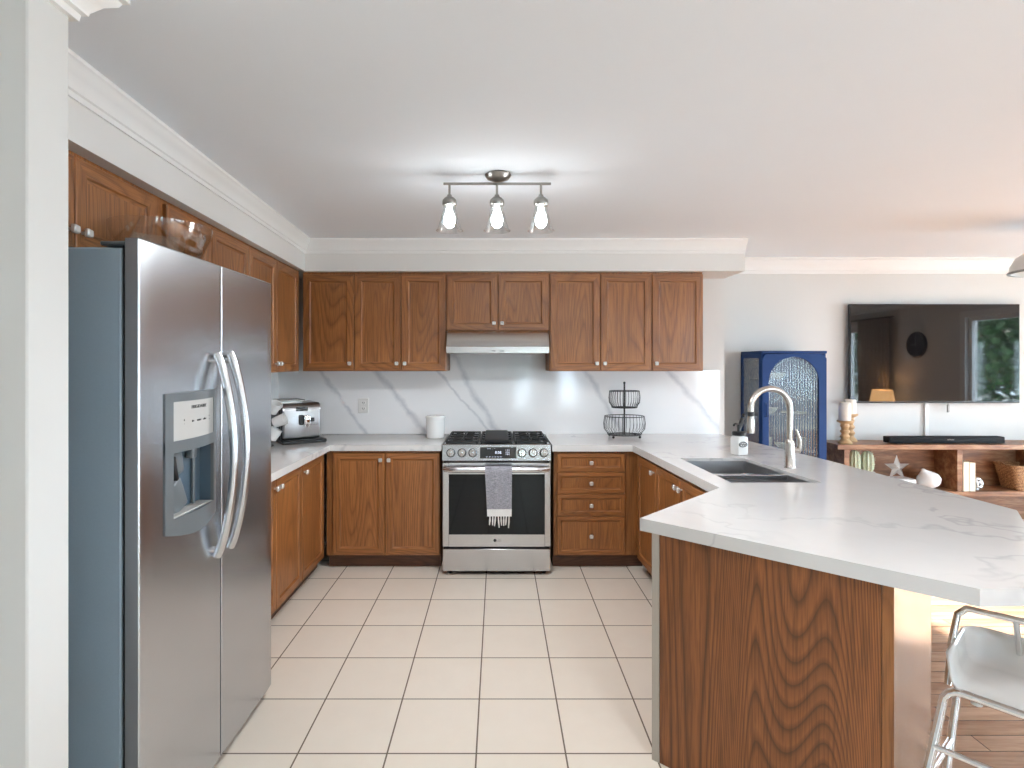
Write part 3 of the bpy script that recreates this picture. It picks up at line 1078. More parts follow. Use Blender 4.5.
# peninsula base ----------------------------------------------------------------
PA, PB, PC, PD, PE = (0.582, 2.081), (1.143, 1.590), (1.75, 2.226), (1.66, 4.40), (1.64, 3.0)
pen = thing('peninsula_base', 'dark oak panelled peninsula base under the angled white countertop', 'peninsula', (1.1, 2.2, 0))


def loc_poly(poly, c=(1.1, 2.2)):
    return [(a - c[0], b - c[1]) for a, b in poly]


def along(a, b, s0, s1, t0, t1):
    """quad strip on segment a-b between lengths s0, s1, inward offsets t0, t1 (inward = left of travel)"""
    A, B = Vector(a), Vector(b)
    d = (B - A).normalized()
    n = Vector((-d.y, d.x))
    return [tuple(A + d * s0 + n * t0), tuple(A + d * s1 + n * t0), tuple(A + d * s1 + n * t1), tuple(A + d * s0 + n * t1)]


ab = (Vector(PB) - Vector(PA)).length
bc = (Vector(PC) - Vector(PB)).length
ZT = 0.857
Ain = along(PA, PB, 0.0, ab, 0.018, 0.018)
MB().prism(loc_poly([Ain[0], along(PA, PB, 0, ab - 0.018, 0.018, 0.018)[1], along(PB, PC, 0, bc, 0.018, 0.018)[1], (1.70, 2.60), (1.064, 2.60)]), 0.0, ZT).build('body', 'oak', pen)
cc = loc_poly(along(PA, PB, 0.030, ab - 0.030, 0.0, 0.017))
MB().prism(cc, 0.0, ZT).build('front_panel', 'oak_panel', pen)
o = MB().prism(loc_poly(along(PA, PB, 0.0, 0.0285, -0.002, 0.017)), 0.0, ZT).build('filler_strip', 'filler', pen)
o['label'] = 'beige strip at the left edge of the panel'
MB().prism(loc_poly(along(PA, PB, ab - 0.0285, ab, -0.003, 0.017)), 0.0, ZT).build('corner_board', 'oak', pen)
MB().prism(loc_poly(along(PB, PC, 0.002, bc, 0.0, 0.0165)), 0.0, ZT).build('side_panel', 'oak_gloss', pen)

# ------------------------------------------------------------------ refrigerator
FX, FY0, FY1 = -1.02, 1.57, 2.487
fr_ = thing('refrigerator', 'stainless steel side-by-side refrigerator with ice and water dispenser', 'refrigerator', (-1.42, 2.03, 0))
ox, oy = -1.42, 2.03
m = MB()
m.box(-1.80 - ox, -1.076 - ox, FY0 + 0.002 - oy, FY1 - 0.002 - oy, 0.03, 1.826, 0.004)
m.box(-1.70 - ox, -1.10 - ox, FY0 + 0.05 - oy, FY1 - 0.05 - oy, 1.826, 1.838, 0.002)
case = m.build('case', 'fridge_side', fr_)
for fyy in (FY0 + 0.04, FY1 - 0.04):
    MB().lathe([(0, 0), (0.022, 0), (0.022, 0.02), (0.012, 0.031), (0, 0.031)], (-1.11 - ox, fyy - oy, 0)).build('foot', 'black', fr_)
MB().box(-1.0765 - ox, -1.064 - ox, FY0 + 0.012 - oy, FY1 - 0.012 - oy, 0.035, 1.835).build('gasket', 'black', fr_)
m = MB()
for fyy in (FY0 + 0.05, FY1 - 0.05):
    m = MB()
    m.box(-1.15 - ox, -1.045 - ox, fyy - 0.03 - oy, fyy + 0.03 - oy, 1.839, 1.850, 0.003)
    m.cyl((-1.055 - ox, fyy - oy, 1.835), (-1.055 - ox, fyy - oy, 1.857), 0.012, 12)
    m.build('hinge_cover', 'dispenser', fr_)


DY0, DY1, DZ0, DZ1 = 1.683, 1.985, 0.955, 1.402


def fridge_door(y0, y1, curve_at, hole=None):
    """door with a rounded vertical edge; the front is at x = FX"""
    def xf(y):
        dist = (y - y0) if curve_at == 0 else (y1 - y)
        r = 0.075
        if dist < r:
            t_ = 1 - dist / r
            return FX - (0.003 if curve_at == 0 else 0.003) * t_ ** 2.2
        return FX
    ys = sorted(set([y0, y0 + 0.004, y1 - 0.004, y1] + [y0 + (0.075) * k / 8 for k in range(1, 9)] * (1 if curve_at == 0 else 0) + [y1 - 0.075 * k / 8 for k in range(1, 9)] * (1 if curve_at == 1 else 0) + ([hole[0], hole[1]] if hole else [])))
    zs = [0.045, 0.049, 1.850, 1.854]
    if hole:
        zs += [hole[2], hole[3]]
    zs = sorted(zs)
    m = MB()
    xb = -1.063
    g = {}
    for i, y in enumerate(ys):
        for j, z in enumerate(zs):
            x = xf(y) - (0.003 if i in (0, len(ys) - 1) or j in (0, len(zs) - 1) else 0)
            g[i, j] = m.bm.verts.new((x - ox, y - oy, z))
    for i in range(len(ys) - 1):
        for j in range(len(zs) - 1):
            if hole and hole[0] - 1e-4 < (ys[i] + ys[i + 1]) / 2 < hole[1] + 1e-4 and hole[2] < (zs[j] + zs[j + 1]) / 2 < hole[3]:
                continue
            m._f([g[i, j], g[i + 1, j], g[i + 1, j + 1], g[i, j + 1]], True)
    I, J = len(ys) - 1, len(zs) - 1
    ring = [(i, 0) for i in range(I)] + [(I, j) for j in range(J)] + [(i, J) for i in range(I, 0, -1)] + [(0, j) for j in range(J, 0, -1)]
    back = []
    for (i, j) in ring:
        back.append(m.bm.verts.new((xb - ox, ys[i] - oy, zs[j])))
    for k in range(len(ring)):
        k2 = (k + 1) % len(ring)
        m._f([g[ring[k]], g[ring[k2]], back[k2], back[k]])
    m._f(back)
    o = m.build('door', 'steel_fridge', fr_)
    o.data.set_sharp_from_angle(angle=R(12))
    return o


SEAM = 2.03
hz = (DY0 + 0.012, DY1 - 0.012, DZ0 + 0.05, DZ1 - 0.012)
d1 = fridge_door(FY0, SEAM - 0.004, 0, hole=hz)
d2 = fridge_door(SEAM + 0.004, FY1, 1)


def fr_handle(yc, sgn, parent):
    zt, zb = 1.530, 0.805
    pts, rr = [], []
    N = 26
    for k in range(N + 1):
        u = k / N
        z = zt + (zb - zt) * u
        b = math.sin(PI * u) ** 0.75 if 0 < u < 1 else 0
        pts.append((FX + 0.012 + 0.062 * b - ox, yc + sgn * 0.016 * b * 0 - oy, z))
        rr.append(0.0155)
    m = MB()
    m.tube(pts, rr, 14, flat=1.0)
    m.cyl((FX - 0.003 - ox, yc - oy, zt - 0.022), (FX + 0.03 - ox, yc - oy, zt - 0.022), 0.012, 12)
    m.cyl((FX - 0.003 - ox, yc - oy, zb + 0.022), (FX + 0.03 - ox, yc - oy, zb + 0.022), 0.012, 12)
    return m.build('handle', 'steel', parent)


fr_handle(1.975, -1, d1)
fr_handle(2.073, 1, d2)

# dispenser set into the near door
dp = MB()
# bowed surround: frame bars around panel and recess
def bow(y):
    u = (y - DY0) / (DY1 - DY0)
    return FX + 0.004 + 0.020 * math.sin(PI * max(0, min(1, u)))


def bowed(m, y0, y1, z0, z1, n=10, back=-1.022, dz=0.0, lift=0.0):
    prev = None
    for k in range(n + 1):
        y = y0 + (y1 - y0) * k / n
        x = bow(y) + lift
        u = (y - DY0) / (DY1 - DY0)
        zz0 = z0 - dz * math.sin(PI * max(0, min(1, u)))
        ring = [m.bm.verts.new(c) for c in ((back - ox, y - oy, zz0), (x - ox, y - oy, zz0), (x - ox, y - oy, z1), (back - ox, y - oy, z1))]
        if prev:
            for a in range(4):
                m._f([prev[a], prev[(a + 1) % 4], ring[(a + 1) % 4], ring[a]], False)
        else:
            m._f(ring)
        prev = ring
    m._f(list(reversed(prev)))
    return m


bowed(dp, DY0, DY1, 1.375, DZ1)
bowed(dp, DY0, DY1, 1.215, 1.252)
bowed(dp, DY0, DY1, DZ0 + 0.012, DZ0 + 0.055, dz=0.028)
bowed(dp, DY0, DY0 + 0.032, DZ0 + 0.055, 1.375, 2)
bowed(dp, DY1 - 0.026, DY1, DZ0 + 0.055, 1.375, 2)
dsp = dp.build('dispenser', 'dispenser', d1)
pm = MB()
bowed(pm, DY0 + 0.032, DY1 - 0.026, 1.252, 1.375, lift=-0.002)
pn = pm.build('control_panel', 'panel_silver', dsp)
yc = (DY0 + DY1) / 2 + 0.006
xs = FX + 0.0225
text('brand_name', 'FRIGIDAIRE', 0.0155, 'ink', pn, (xs - ox, yc - oy, 1.353), ROT_PX, sx=1.15)
for k, (dy, s_) in enumerate(((-0.078, '+\n-'), (-0.035, 'ice'), (0.0, 'water'), (0.036, 'cube'), (0.076, '=\n='))):
    text('panel_marks', s_, 0.011, 'ink', pn, (bow(yc + dy) - 0.0015 - ox, yc + dy - oy, 1.308), ROT_PX)
m = MB()
# recess box
hy0, hy1, hz0, hz1 = DY0 + 0.03, DY1 - 0.024, DZ0 + 0.05, 1.218
xb_, xf_ = -1.062, -1.02
def rec(m, x0, x1, y0, y1, z0, z1):
    P = lambda x, y, z: (x - ox, y - oy, z)
    m.quad(P(x0, y0, z0), P(x0, y1, z0), P(x0, y1, z1), P(x0, y0, z1))
    m.quad(P(x0, y0, z0), P(x1, y0, z0), P(x1, y1, z0), P(x0, y1, z0))
    m.quad(P(x0, y0, z1), P(x1, y0, z1), P(x1, y1, z1), P(x0, y1, z1))
    m.quad(P(x0, y0, z0), P(x1, y0, z0), P(x1, y0, z1), P(x0, y0, z1))
    m.quad(P(x0, y1, z0), P(x1, y1, z0), P(x1, y1, z1), P(x0, y1, z1))
rec(m, xb_, xf_ + 0.004, hy0, hy1, hz0, hz1)
m.build('recess', 'dispenser_in', dsp)
def rbox(cx, cy, cz, sx, sy, sz, ang, nm, mat, bev=0.008):
    mt = Matrix.Translation((cx - ox, cy - oy, cz)) @ Matrix.Rotation(ang, 4, 'X')
    return MB().box(-sx / 2, sx / 2, -sy / 2, sy / 2, -sz / 2, sz / 2, bev, mtx=mt, seg=3).build(nm, mat, dsp)


rbox(-1.044, 1.775, 1.175, 0.034, 0.060, 0.085, R(14), 'ice_chute', 'dispenser', 0.012)
rbox(-1.036, 1.752, 1.160, 0.030, 0.014, 0.080, R(14), 'chute_trim', 'black', 0.004)
rbox(-1.046, 1.880, 1.195, 0.026, 0.030, 0.045, 0, 'water_nozzle', 'dispenser', 0.006)
rbox(-1.047, 1.790, 1.060, 0.018, 0.085, 0.105, R(26), 'paddle', 'dispenser', 0.008)
rbox(-1.054, 1.905, 1.110, 0.010, 0.012, 0.200, 0, 'rib', 'dispenser', 0.003)
m = MB()
m.box(-1.062 - ox, -1.012 - ox, hy0 + 0.01 - oy, hy1 - 0.01 - oy, hz0, hz0 + 0.008, 0.002)
m.build('drip_tray', 'panel_silver', dsp)

# glass bowl on the refrigerator
gb = MB().lathe([(0, 0.0), (0.07, 0.0), (0.085, 0.006), (0.135, 0.065), (0.163, 0.13), (0.170, 0.163), (0.166, 0.163), (0.158, 0.13), (0.130, 0.068), (0.08, 0.012), (0, 0.008)], (0, 0, 0), 48).build('glass_bowl', 'bowl_glass')
gb.location = (-1.25, 2.05, 1.8385)
tag(gb, 'large clear glass bowl on top of the refrigerator', 'bowl')

# ------------------------------------------------------------------ range
RX, RYF, RYB = -0.010, 3.87, 4.545
rg = thing('gas_range', 'stainless steel gas range with six knobs between the base cabinets', 'range', (RX, RYF, 0))
W = 0.379
m = MB()
m.box(-W + 0.003, W - 0.003, 0.03, RYB - RYF, 0.045, 0.895, 0.002)
m.build('body', 'black', rg)
m = MB()
m.box(-W, W, 0.012, 0.06, 0.806, 0.910, 0.002)
# sloped fascia
fp = [(-0.016, 0.806), (-0.022, 0.812), (-0.004, 0.918), (0.004, 0.923), (0.03, 0.920), (0.03, 0.806)]
a_ = [m.bm.verts.new((-W, y, z)) for y, z in fp]
b_ = [m.bm.verts.new((W, y, z)) for y, z in fp]
for i in range(len(fp)):
    j = (i + 1) % len(fp)
    m._f([a_[i], a_[j], b_[j], b_[i]])
m._f(a_)
m._f(list(reversed(b_)))
cp = m.build('control_panel', 'steel', rg)
slope = math.atan2(0.018, 0.106)
for px in (450.8, 461.9, 472.8, 521.9, 533, 544):
    kx = (px - VPX) / F * (RYF - 0.02) - RX
    kz = 0.864
    yb = -0.0135
    mt = Matrix.Translation((kx, yb, kz)) @ Matrix.Rotation(R(90) - slope, 4, 'X')
    m = MB()
    m.use('black').lathe([(0, -0.002), (0.031, -0.002), (0.031, 0.005), (0.025, 0.006)], seg=28, mtx=mt)
    m.use('chrome').lathe([(0.027, 0.005), (0.027, 0.009), (0.0245, 0.030), (0.022, 0.034), (0, 0.034)], seg=28, mtx=mt)
    m.box(-0.006, 0.006, -0.024, 0.024, 0.032, 0.046, 0.003, mtx=mt)
    k = m.build('knob', 'chrome', cp)
m = MB()
m.box(-0.117, 0.140, -0.0195, 0.0, 0.824, 0.905, 0.002)
mt = Matrix.Translation((0, 0.0, 0)) 
dsply = MB()
x0, x1 = (480 - VPX) / F * 3.85 - RX, (516.4 - VPX) / F * 3.85 - RX
yy = lambda z: -0.022 + (z - 0.812) / 0.106 * 0.018 - 0.0015
z0, z1 = 0.826, 0.903
pts8 = [(x0, yy(z0), z0), (x1, yy(z0), z0), (x1, yy(z1), z1), (x0, yy(z1), z1)]
fr4 = [dsply.bm.verts.new(q) for q in pts8]
bk4 = [dsply.bm.verts.new((q[0], q[1] + 0.004, q[2])) for q in pts8]
dsply._f(fr4)
dsply._f(list(reversed(bk4)))
for i in range(4):
    dsply._f([fr4[i], bk4[i], bk4[(i + 1) % 4], fr4[(i + 1) % 4]])
ds = dsply.build('display', 'blackglass', cp)
rt = Matrix.Rotation(R(90) - slope, 3, 'X')
text('clock_digits', '8:58', 0.026, 'ink_white', ds, ((x0 + x1) / 2 + 0.0, yy(0.866) - 0.0008, 0.866), rt)
text('display_marks', 'mmmm   ....   =', 0.009, 'ink_white', ds, ((x0 + x1) / 2 - 0.05, yy(0.893) - 0.0008, 0.893), rt)
text('display_marks', 'oo  oo  oo  oo  oo  oo', 0.012, 'ink_white', ds, ((x0 + x1) / 2 - 0.03, yy(0.838) - 0.0008, 0.838), rt)
text('display_marks', '1 2 3\n4 5 6\n7 8 9', 0.014, 'ink_white', ds, ((x0 + x1) / 2 + 0.065, yy(0.870) - 0.0008, 0.868), rt)
bm_ = None
# cooktop
m = MB()
m.box(-W, W, 0.028, RYB - RYF, 0.893, 0.914, 0.004)
ctop = m.build('cooktop', 'steel', rg)
MB().box(-W + 0.03, W - 0.03, 0.06, RYB - RYF - 0.05, 0.914, 0.9155).build('cooktop_inlay', 'black', ctop)
# burners
for bx, by, br in ((-0.235, 0.19, 0.045), (-0.235, 0.46, 0.04), (0, 0.30, 0.05), (0.235, 0.19, 0.04), (0.235, 0.46, 0.045)):
    MB().lathe([(0, 0.9155), (br, 0.9155), (br, 0.920), (br * 0.8, 0.922), (br * 0.8, 0.9235), (br * 0.7, 0.9245), (0, 0.9245)], (bx, by, 0), 24).build('burner', 'iron', ctop)
# grates


def grate(cx, w_, parent, plate=False):
    m = MB()
    x0, x1, y0, y1 = cx - w_ / 2, cx + w_ / 2, 0.065, 0.60
    b = 0.006
    zt, zb = 0.938, 0.925
    for y in (y0, (y0 + y1) / 2, y1):
        m.box(x0, x1, y - b, y + b, zb, zt, 0.002)
    for x in (x0, x1):
        m.box(x - b, x + b, y0, y1, zb, zt, 0.002)
    for yc_ in (y0 + 0.135, y1 - 0.135):
        for k in range(4):
            a = PI / 4 + k * PI / 2
            m.box(0.02, 0.10, -0.004, 0.004, zb, zt, 0.001, mtx=Matrix.Translation((cx, yc_, 0)) @ Matrix.Rotation(a, 4, 'Z'))
        m.box(cx - 0.005, cx + 0.005, yc_ + 0.03, yc_ + 0.128, zb, zt)
        m.box(cx - 0.005, cx + 0.005, yc_ - 0.128, yc_ - 0.03, zb, zt)
        m.box(x0, cx - 0.03, yc_ - 0.004, yc_ + 0.004, zb, zt)
        m.box(cx + 0.03, x1, yc_ - 0.004, yc_ + 0.004, zb, zt)
    for x in (x0 + 0.005, x1 - 0.005):
        for y in (y0 + 0.005, y1 - 0.005):
            m.cyl((x, y, 0.9145), (x, y, zb + 0.004), 0.007, 8)
    m.build('grate', 'iron', parent)


grate(-0.247, 0.225, ctop)
grate(0.0, 0.225, ctop)
grate(0.247, 0.225, ctop)
m = MB()
m.box(-0.088, 0.088, 0.05, 0.61, 0.9382, 0.946, 0.003)
m.box(-0.075, 0.075, 0.08, 0.58, 0.946, 0.948, 0.001)
m.build('griddle', 'iron', ctop)
# oven door
m = MB()
dz0, dz1 = 0.203, 0.792
wx0, wx1, wz0, wz1 = -0.335, 0.338, 0.288, 0.712
m.box(-W, wx0, 0.0, 0.03, dz0, dz1, 0.002)
m.box(wx1, W, 0.0, 0.03, dz0, dz1, 0.002)
m.box(wx0, wx1, 0.0, 0.03, dz0, wz0, 0.0)
m.box(wx0, wx1, 0.0, 0.03, wz1, dz1, 0.0)
od = m.build('oven_door', 'steel', rg)
MB().box(wx0, wx1, 0.002, 0.028, wz0, wz1).build('oven_window', 'ovenglass', od)
m = MB()
hp = []
N = 14
for k in range(N + 1):
    u = k / N
    x = -0.362 + 0.724 * u
    b = min(1, min(u, 1 - u) / 0.07)
    hp.append((x, -0.012 - 0.038 * math.sin(PI / 2 * b), 0.752))
m.tube(hp, 0.021, 14, flat=1.0)
for v in m.bm.verts:
    v.co.y = -0.012 + (v.co.y + 0.012) * 0.85
m.box(-0.370, -0.345, -0.02, 0.001, 0.738, 0.768, 0.003)
m.box(0.345, 0.370, -0.02, 0.001, 0.738, 0.768, 0.003)
m.build('handle', 'steel', od)
lg = MB()
lg.cyl((-0.012, 0.0005, 0.247), (-0.012, -0.0012, 0.247), 0.0105, 20)
lg.build('emblem', 'ink', od)
text('brand_name', 'LG', 0.026, 'fixture', od, (0.014, -0.0008, 0.247), ROT_FRONT)
m = MB()
m.box(-W, W, 0.0, 0.03, 0.030, 0.186, 0.003)
m.build('drawer', 'steel', rg)
for x in (-0.335, 0.335):
    for y in (0.06, 0.6):
        MB().lathe([(0, 0), (0.018, 0), (0.018, 0.012), (0.009, 0.02), (0.009, 0.046), (0, 0.046)], (x, y, 0), 14).build('foot', 'black', rg)

# towel over the oven handle
tw = thing('dish_towel', 'grey woven dish towel with white fringe over the oven handle', 'towel', (0.0, RYF - 0.07, 0.5))
tx0, tx1 = (485 - VPX) / F * 3.81, (512 - VPX) / F * 3.81
hy = (RYF - 0.012 - 0.038 * 0.85) - (RYF - 0.07)


def cloth(m, zs, x0, x1, amp=0.004, yfront=None, th=0.004, taper=0.0):
    nx = 16
    P = {}
    for i in range(nx + 1):
        u = i / nx
        for j, (y, z) in enumerate(zs):
            tp = taper * max(0, (0.25 - z)) / 0.4
            x = x0 + tp + (x1 - x0 - tp * 1.2) * u
            yy_ = y + amp * math.sin(u * 11 + 0.8) * (1 if y < hy else 0.4) * min(1, j / 3)
            P[i, j] = (x, yy_, z)
    grid = {}
    for side, d in ((0, -th / 2), (1, th / 2)):
        for k, p in P.items():
            grid[side, k] = m.bm.verts.new((p[0], p[1] + d, p[2]))
    J = len(zs) - 1
    for i in range(nx):
        for j in range(J):
            for sd in (0, 1):
                m._f([grid[sd, (i, j)], grid[sd, (i + 1, j)], grid[sd, (i + 1, j + 1)], grid[sd, (i, j + 1)]], True)
    for j in range(J):
        for i in (0, nx):
            m._f([grid[0, (i, j)], grid[0, (i, j + 1)], grid[1, (i, j + 1)], grid[1, (i, j)]])
    for i in range(nx):
        for j in (0, J):
            m._f([grid[0, (i, j)], grid[0, (i + 1, j)], grid[1, (i + 1, j)], grid[1, (i, j)]])
    return m


yf = hy - 0.025
zc = 0.752 - 0.5
prof = [(yf, -0.015 + 0.0), (yf, 0.05), (yf, 0.12), (yf, 0.19), (yf, zc - 0.01), (yf + 0.004, zc + 0.012), (hy - 0.008, zc + 0.0255), (hy + 0.008, zc + 0.0255), (hy + 0.022, zc + 0.014), (hy + 0.027, zc - 0.01), (hy + 0.028, 0.12), (hy + 0.028, 0.06)]
cloth(MB(), prof, tx0, tx1, taper=0.02).build('cloth', 'towel', tw)
cloth(MB(), [(yf, -0.065), (yf, -0.04), (yf, -0.0155)], tx0, tx1, taper=0.02).build('hem_band', 'towel_white', tw)
m = MB()
random.seed(4)
for k in range(8):
    x = tx0 + 0.035 + (tx1 - tx0 - 0.055) * k / 7
    dx = random.uniform(-0.008, 0.008)
    L = random.uniform(0.06, 0.085)
    m.tube([(x, yf, -0.062), (x + dx * 0.4, yf - 0.002, -0.062 - L * 0.5), (x + dx, yf, -0.062 - L)], [0.004, 0.006, 0.004], 6)
m.build('fringe', 'towel_white', tw)

# range hood
hd = thing('range_hood', 'slim stainless steel range hood under the short wall cabinet', 'range hood', (0.0, 4.06, 1.567))
hx0, hx1 = (446.5 - VPX) / F * 4.08, (549 - VPX) / F * 4.08
m = MB()
hp_ = [(0.0, 0.0), (0.0, 0.045), (0.012, 0.055), (0.075, 0.150), (0.12, 0.169), (0.49, 0.169), (0.49, 0.0)]
a_ = [m.bm.verts.new((hx0, y, z)) for y, z in hp_]
b_ = [m.bm.verts.new((hx1, y, z)) for y, z in hp_]
for i in range(len(hp_)):
    j = (i + 1) % len(hp_)
    m._f([a_[i], a_[j], b_[j], b_[i]])
m._f(a_)
m._f(list(reversed(b_)))
hb = m.build('body', 'steel_hood', hd)
MB().box(hx0 + 0.03, hx1 - 0.03, 0.03, 0.46, -0.004, 0.0005).build('filter', 'fixture', hd)
m = MB()
m.box(-0.048, -0.018, -0.002, 0.001, 0.012, 0.017)
m.build('switch', 'ink', hd)
m = MB()
m.box(0.012, 0.045, -0.002, 0.001, 0.012, 0.017)
m.build('switch', 'ink', hd)

# ------------------------------------------------------------------ ceiling track light
tl = thing('track_light', 'three-bulb nickel track light with clear glass shades on the kitchen ceiling', 'ceiling light', (0.0, 2.73, 2.28))
zc0 = CEIL - 2.28
MB().lathe([(0, zc0), (0.062, zc0), (0.066, zc0 - 0.006), (0.055, zc0 - 0.022), (0.03, zc0 - 0.032), (0.012, zc0 - 0.036), (0, zc0 - 0.036)], seg=32).build('canopy', 'fixture', tl)
zb = 0.103
MB().cyl((-0.270, 0, zb), (0.262, 0, zb), 0.0065, 12).build('bar', 'fixture', tl)
for px in (449.5, 497, 541):
    x = (px - VPX) / F * 2.73
    ar = MB()
    ar.cyl((x, 0, zb), (x, 0, 0.045), 0.006, 10)
    ar.lathe([(0, 0.048), (0.011, 0.048), (0.013, 0.040), (0.022, 0.034), (0.034, 0.022), (0.036, 0.014), (0.036, 0.002), (0.033, -0.006), (0, -0.006)], (x, 0, 0), 24)
    so = ar.build('socket', 'fixture', tl)
    MB().lathe([(0.030, 0.0), (0.034, -0.03), (0.046, -0.08), (0.058, -0.118), (0.067, -0.130), (0.065, -0.131), (0.056, -0.118), (0.044, -0.08), (0.032, -0.03), (0.028, -0.001)], (x, 0, 0), 32).build('glass_shade', 'shade_glass', so)
    MB().lathe([(0, -0.006), (0.012, -0.008), (0.014, -0.03), (0.026, -0.06), (0.029, -0.08), (0.024, -0.102), (0.012, -0.114), (0, -0.117)], (x, 0, 0), 20).build('bulb', 'bulb', so)
    ll = bpy.data.lights.new('bulb_light', 'SPOT')
    ll.energy = 20.0
    ll.spot_size = R(165)
    ll.spot_blend = 0.6
    ll.shadow_soft_size = 0.025
    ll.color = (0.93, 0.97, 1.0)
    lo = bpy.data.objects.new('bulb_light', ll)
    COL.objects.link(lo)
    lo.location = (x, 2.73, 2.28 - 0.122)

# pendant dome at the right edge
pd = thing('dome_light', 'frosted dome ceiling light at the right edge of the picture', 'ceiling light', (3.65, 3.6, 2.09))
zt_ = CEIL - 2.085
MB().lathe([(0.232, 0.0), (0.228, 0.05), (0.20, 0.105), (0.14, 0.15), (0.06, 0.175), (0, 0.18), (0, 0.172), (0.06, 0.168), (0.135, 0.144), (0.195, 0.10), (0.222, 0.05), (0.226, 0.0)], seg=40).build('dome', 'dome', pd)
MB().lathe([(0.222, 0.0), (0.240, 0.0), (0.242, 0.008), (0.238, 0.014), (0.222, 0.012)], seg=40).build('rim', 'fixture', pd)
MB().cyl((0, 0, 0.176), (0, 0, zt_ - 0.02), 0.012, 12).build('stem', 'fixture', pd)
MB().lathe([(0, zt_), (0.07, zt_), (0.07, zt_ - 0.012), (0.03, zt_ - 0.03), (0, zt_ - 0.03)], seg=28).build('canopy', 'fixture', pd)

for lb, lx_, ly_, lmat in (('added round fill light just above and before the camera', 1.0, 0.5, 'fill_diffuser'), ('added round fill light over the living area', 3.9, 1.2, 'fill_diffuser_dim')):  # added fill lights out of view, put in to brighten the room
    cl = thing('fill_light', lb, 'ceiling light', (lx_, ly_, CEIL - 0.10))
    MB().lathe([(0, 0.099), (0.17, 0.099), (0.175, 0.085), (0.16, 0.075), (0, 0.075)], seg=32).build('plate', 'fixture', cl)
    MB().lathe([(0.155, 0.075), (0.15, 0.04), (0.11, 0.01), (0.05, -0.004), (0, -0.006)], seg=32).build('diffuser', lmat, cl)

# ------------------------------------------------------------------ things on the worktops
# coffee machine
cm = thing('coffee_machine', 'silver and black bean-to-cup coffee machine in the left corner', 'coffee machine', (-1.53, 4.19, CT), R(34))
m = MB()
m.box(-0.135, 0.135, -0.11, 0.20, 0.018, 0.275, 0.012, seg=2)
m.box(-0.150, -0.133, -0.10, 0.20, 0.018, 0.25, 0.006)
m.build('body', 'black', cm)
m = MB()
m.box(-0.130, 0.138, -0.135, -0.105, 0.03, 0.255, 0.012, seg=3)
# curved top panel
N = 8
prev = None
for k in range(N + 1):
    a = PI / 2 * k / N
    y = -0.135 + 0.07 * (1 - math.cos(a))
    z = 0.235 + 0.055 * math.sin(a)
    cur = (m.bm.verts.new((-0.132, y, z)), m.bm.verts.new((0.140, y, z)), m.bm.verts.new((0.140, 0.15, z)), m.bm.verts.new((-0.132, 0.15, z)))
    if prev:
        for i in range(4):
            m._f([prev[i], prev[(i + 1) % 4], cur[(i + 1) % 4], cur[i]], i == 0)
    else:
        m._f(cur)
    prev = cur
m._f(prev)
m.build('front', 'steel_dark', cm)
m = MB()
m.box(-0.040, 0.045, -0.146, -0.135, 0.232, 0.262, 0.003)
m.build('display', 'blackglass', cm)
m = MB()
m.box(-0.018, 0.008, -0.165, -0.13, 0.130, 0.205, 0.004)
m.box(0.065, 0.095, -0.138, -0.13, 0.150, 0.180, 0.002)
m.build('brew_group', 'black', cm)
m = MB()
m.box(0.006, 0.055, -0.185, -0.13, 0.135, 0.205, 0.010, seg=2)
m.cyl((0.02, -0.17, 0.137), (0.02, -0.17, 0.118), 0.007, 10)
m.cyl((0.042, -0.17, 0.137), (0.042, -0.17, 0.118), 0.007, 10)
m.build('spout', 'chrome', cm)
m = MB()
m.box(-0.15, 0.165, -0.21, 0.02, 0.0, 0.026, 0.005)
m.build('drip_tray', 'black', cm)
m = MB()
m.box(-0.145, 0.04, -0.09, 0.14, 0.302, 0.314, 0.004)
m.box(-0.13, 0.02, -0.07, 0.12, 0.284, 0.304, 0.003)
m.build('hopper_lid', 'fixture', cm)

# mug tree with white mugs, seen past the refrigerator
mt_ = thing('mug_tree', 'dark wire mug stand between refrigerator and coffee machine', 'mug stand', (-1.66, 3.88, CT))
m = MB()
m.lathe([(0, 0), (0.075, 0), (0.078, 0.006), (0.07, 0.012), (0, 0.014)], seg=28)
m.build('base', 'black', mt_)
MB().cyl((0, 0, 0.012), (0, 0, 0.32), 0.007, 10).build('pole', 'black', mt_)
hooks = [(20, 0.27), (-25, 0.18), (15, 0.085), (160, 0.23), (200, 0.12)]
for a, z in hooks:
    c_, s_ = math.cos(R(a)), math.sin(R(a))
    MB().tube([(0, 0, z), (0.03 * c_, 0.03 * s_, z + 0.01), (0.055 * c_, 0.055 * s_, z + 0.03)], 0.004, 8).build('hook', 'black', mt_)


def mug(label, loc, rot):
    t = thing('mug', label, 'mug', loc, 0, 'white mugs on the stand')
    t.rotation_euler = rot
    MB().lathe([(0, 0), (0.028, 0), (0.036, 0.006), (0.042, 0.085), (0.039, 0.086), (0.033, 0.01), (0, 0.006)], seg=28).build('cup', 'white_cer', t)
    MB().tube([(0.038, 0, 0.07), (0.058, 0, 0.068), (0.064, 0, 0.045), (0.055, 0, 0.024), (0.034, 0, 0.022)], 0.005, 8).build('handle', 'white_cer', t)
    return t


mug('white mug hanging highest on the wire stand', (-1.602, 3.90, CT + 0.238), (R(35), 0, R(60)))
mug('white mug hanging in the middle of the wire stand', (-1.572, 3.86, CT + 0.168), (R(70), 0, R(90)))
mug('white mug hanging lowest on the wire stand', (-1.602, 3.88, CT + 0.048), (R(25), R(15), R(75)))

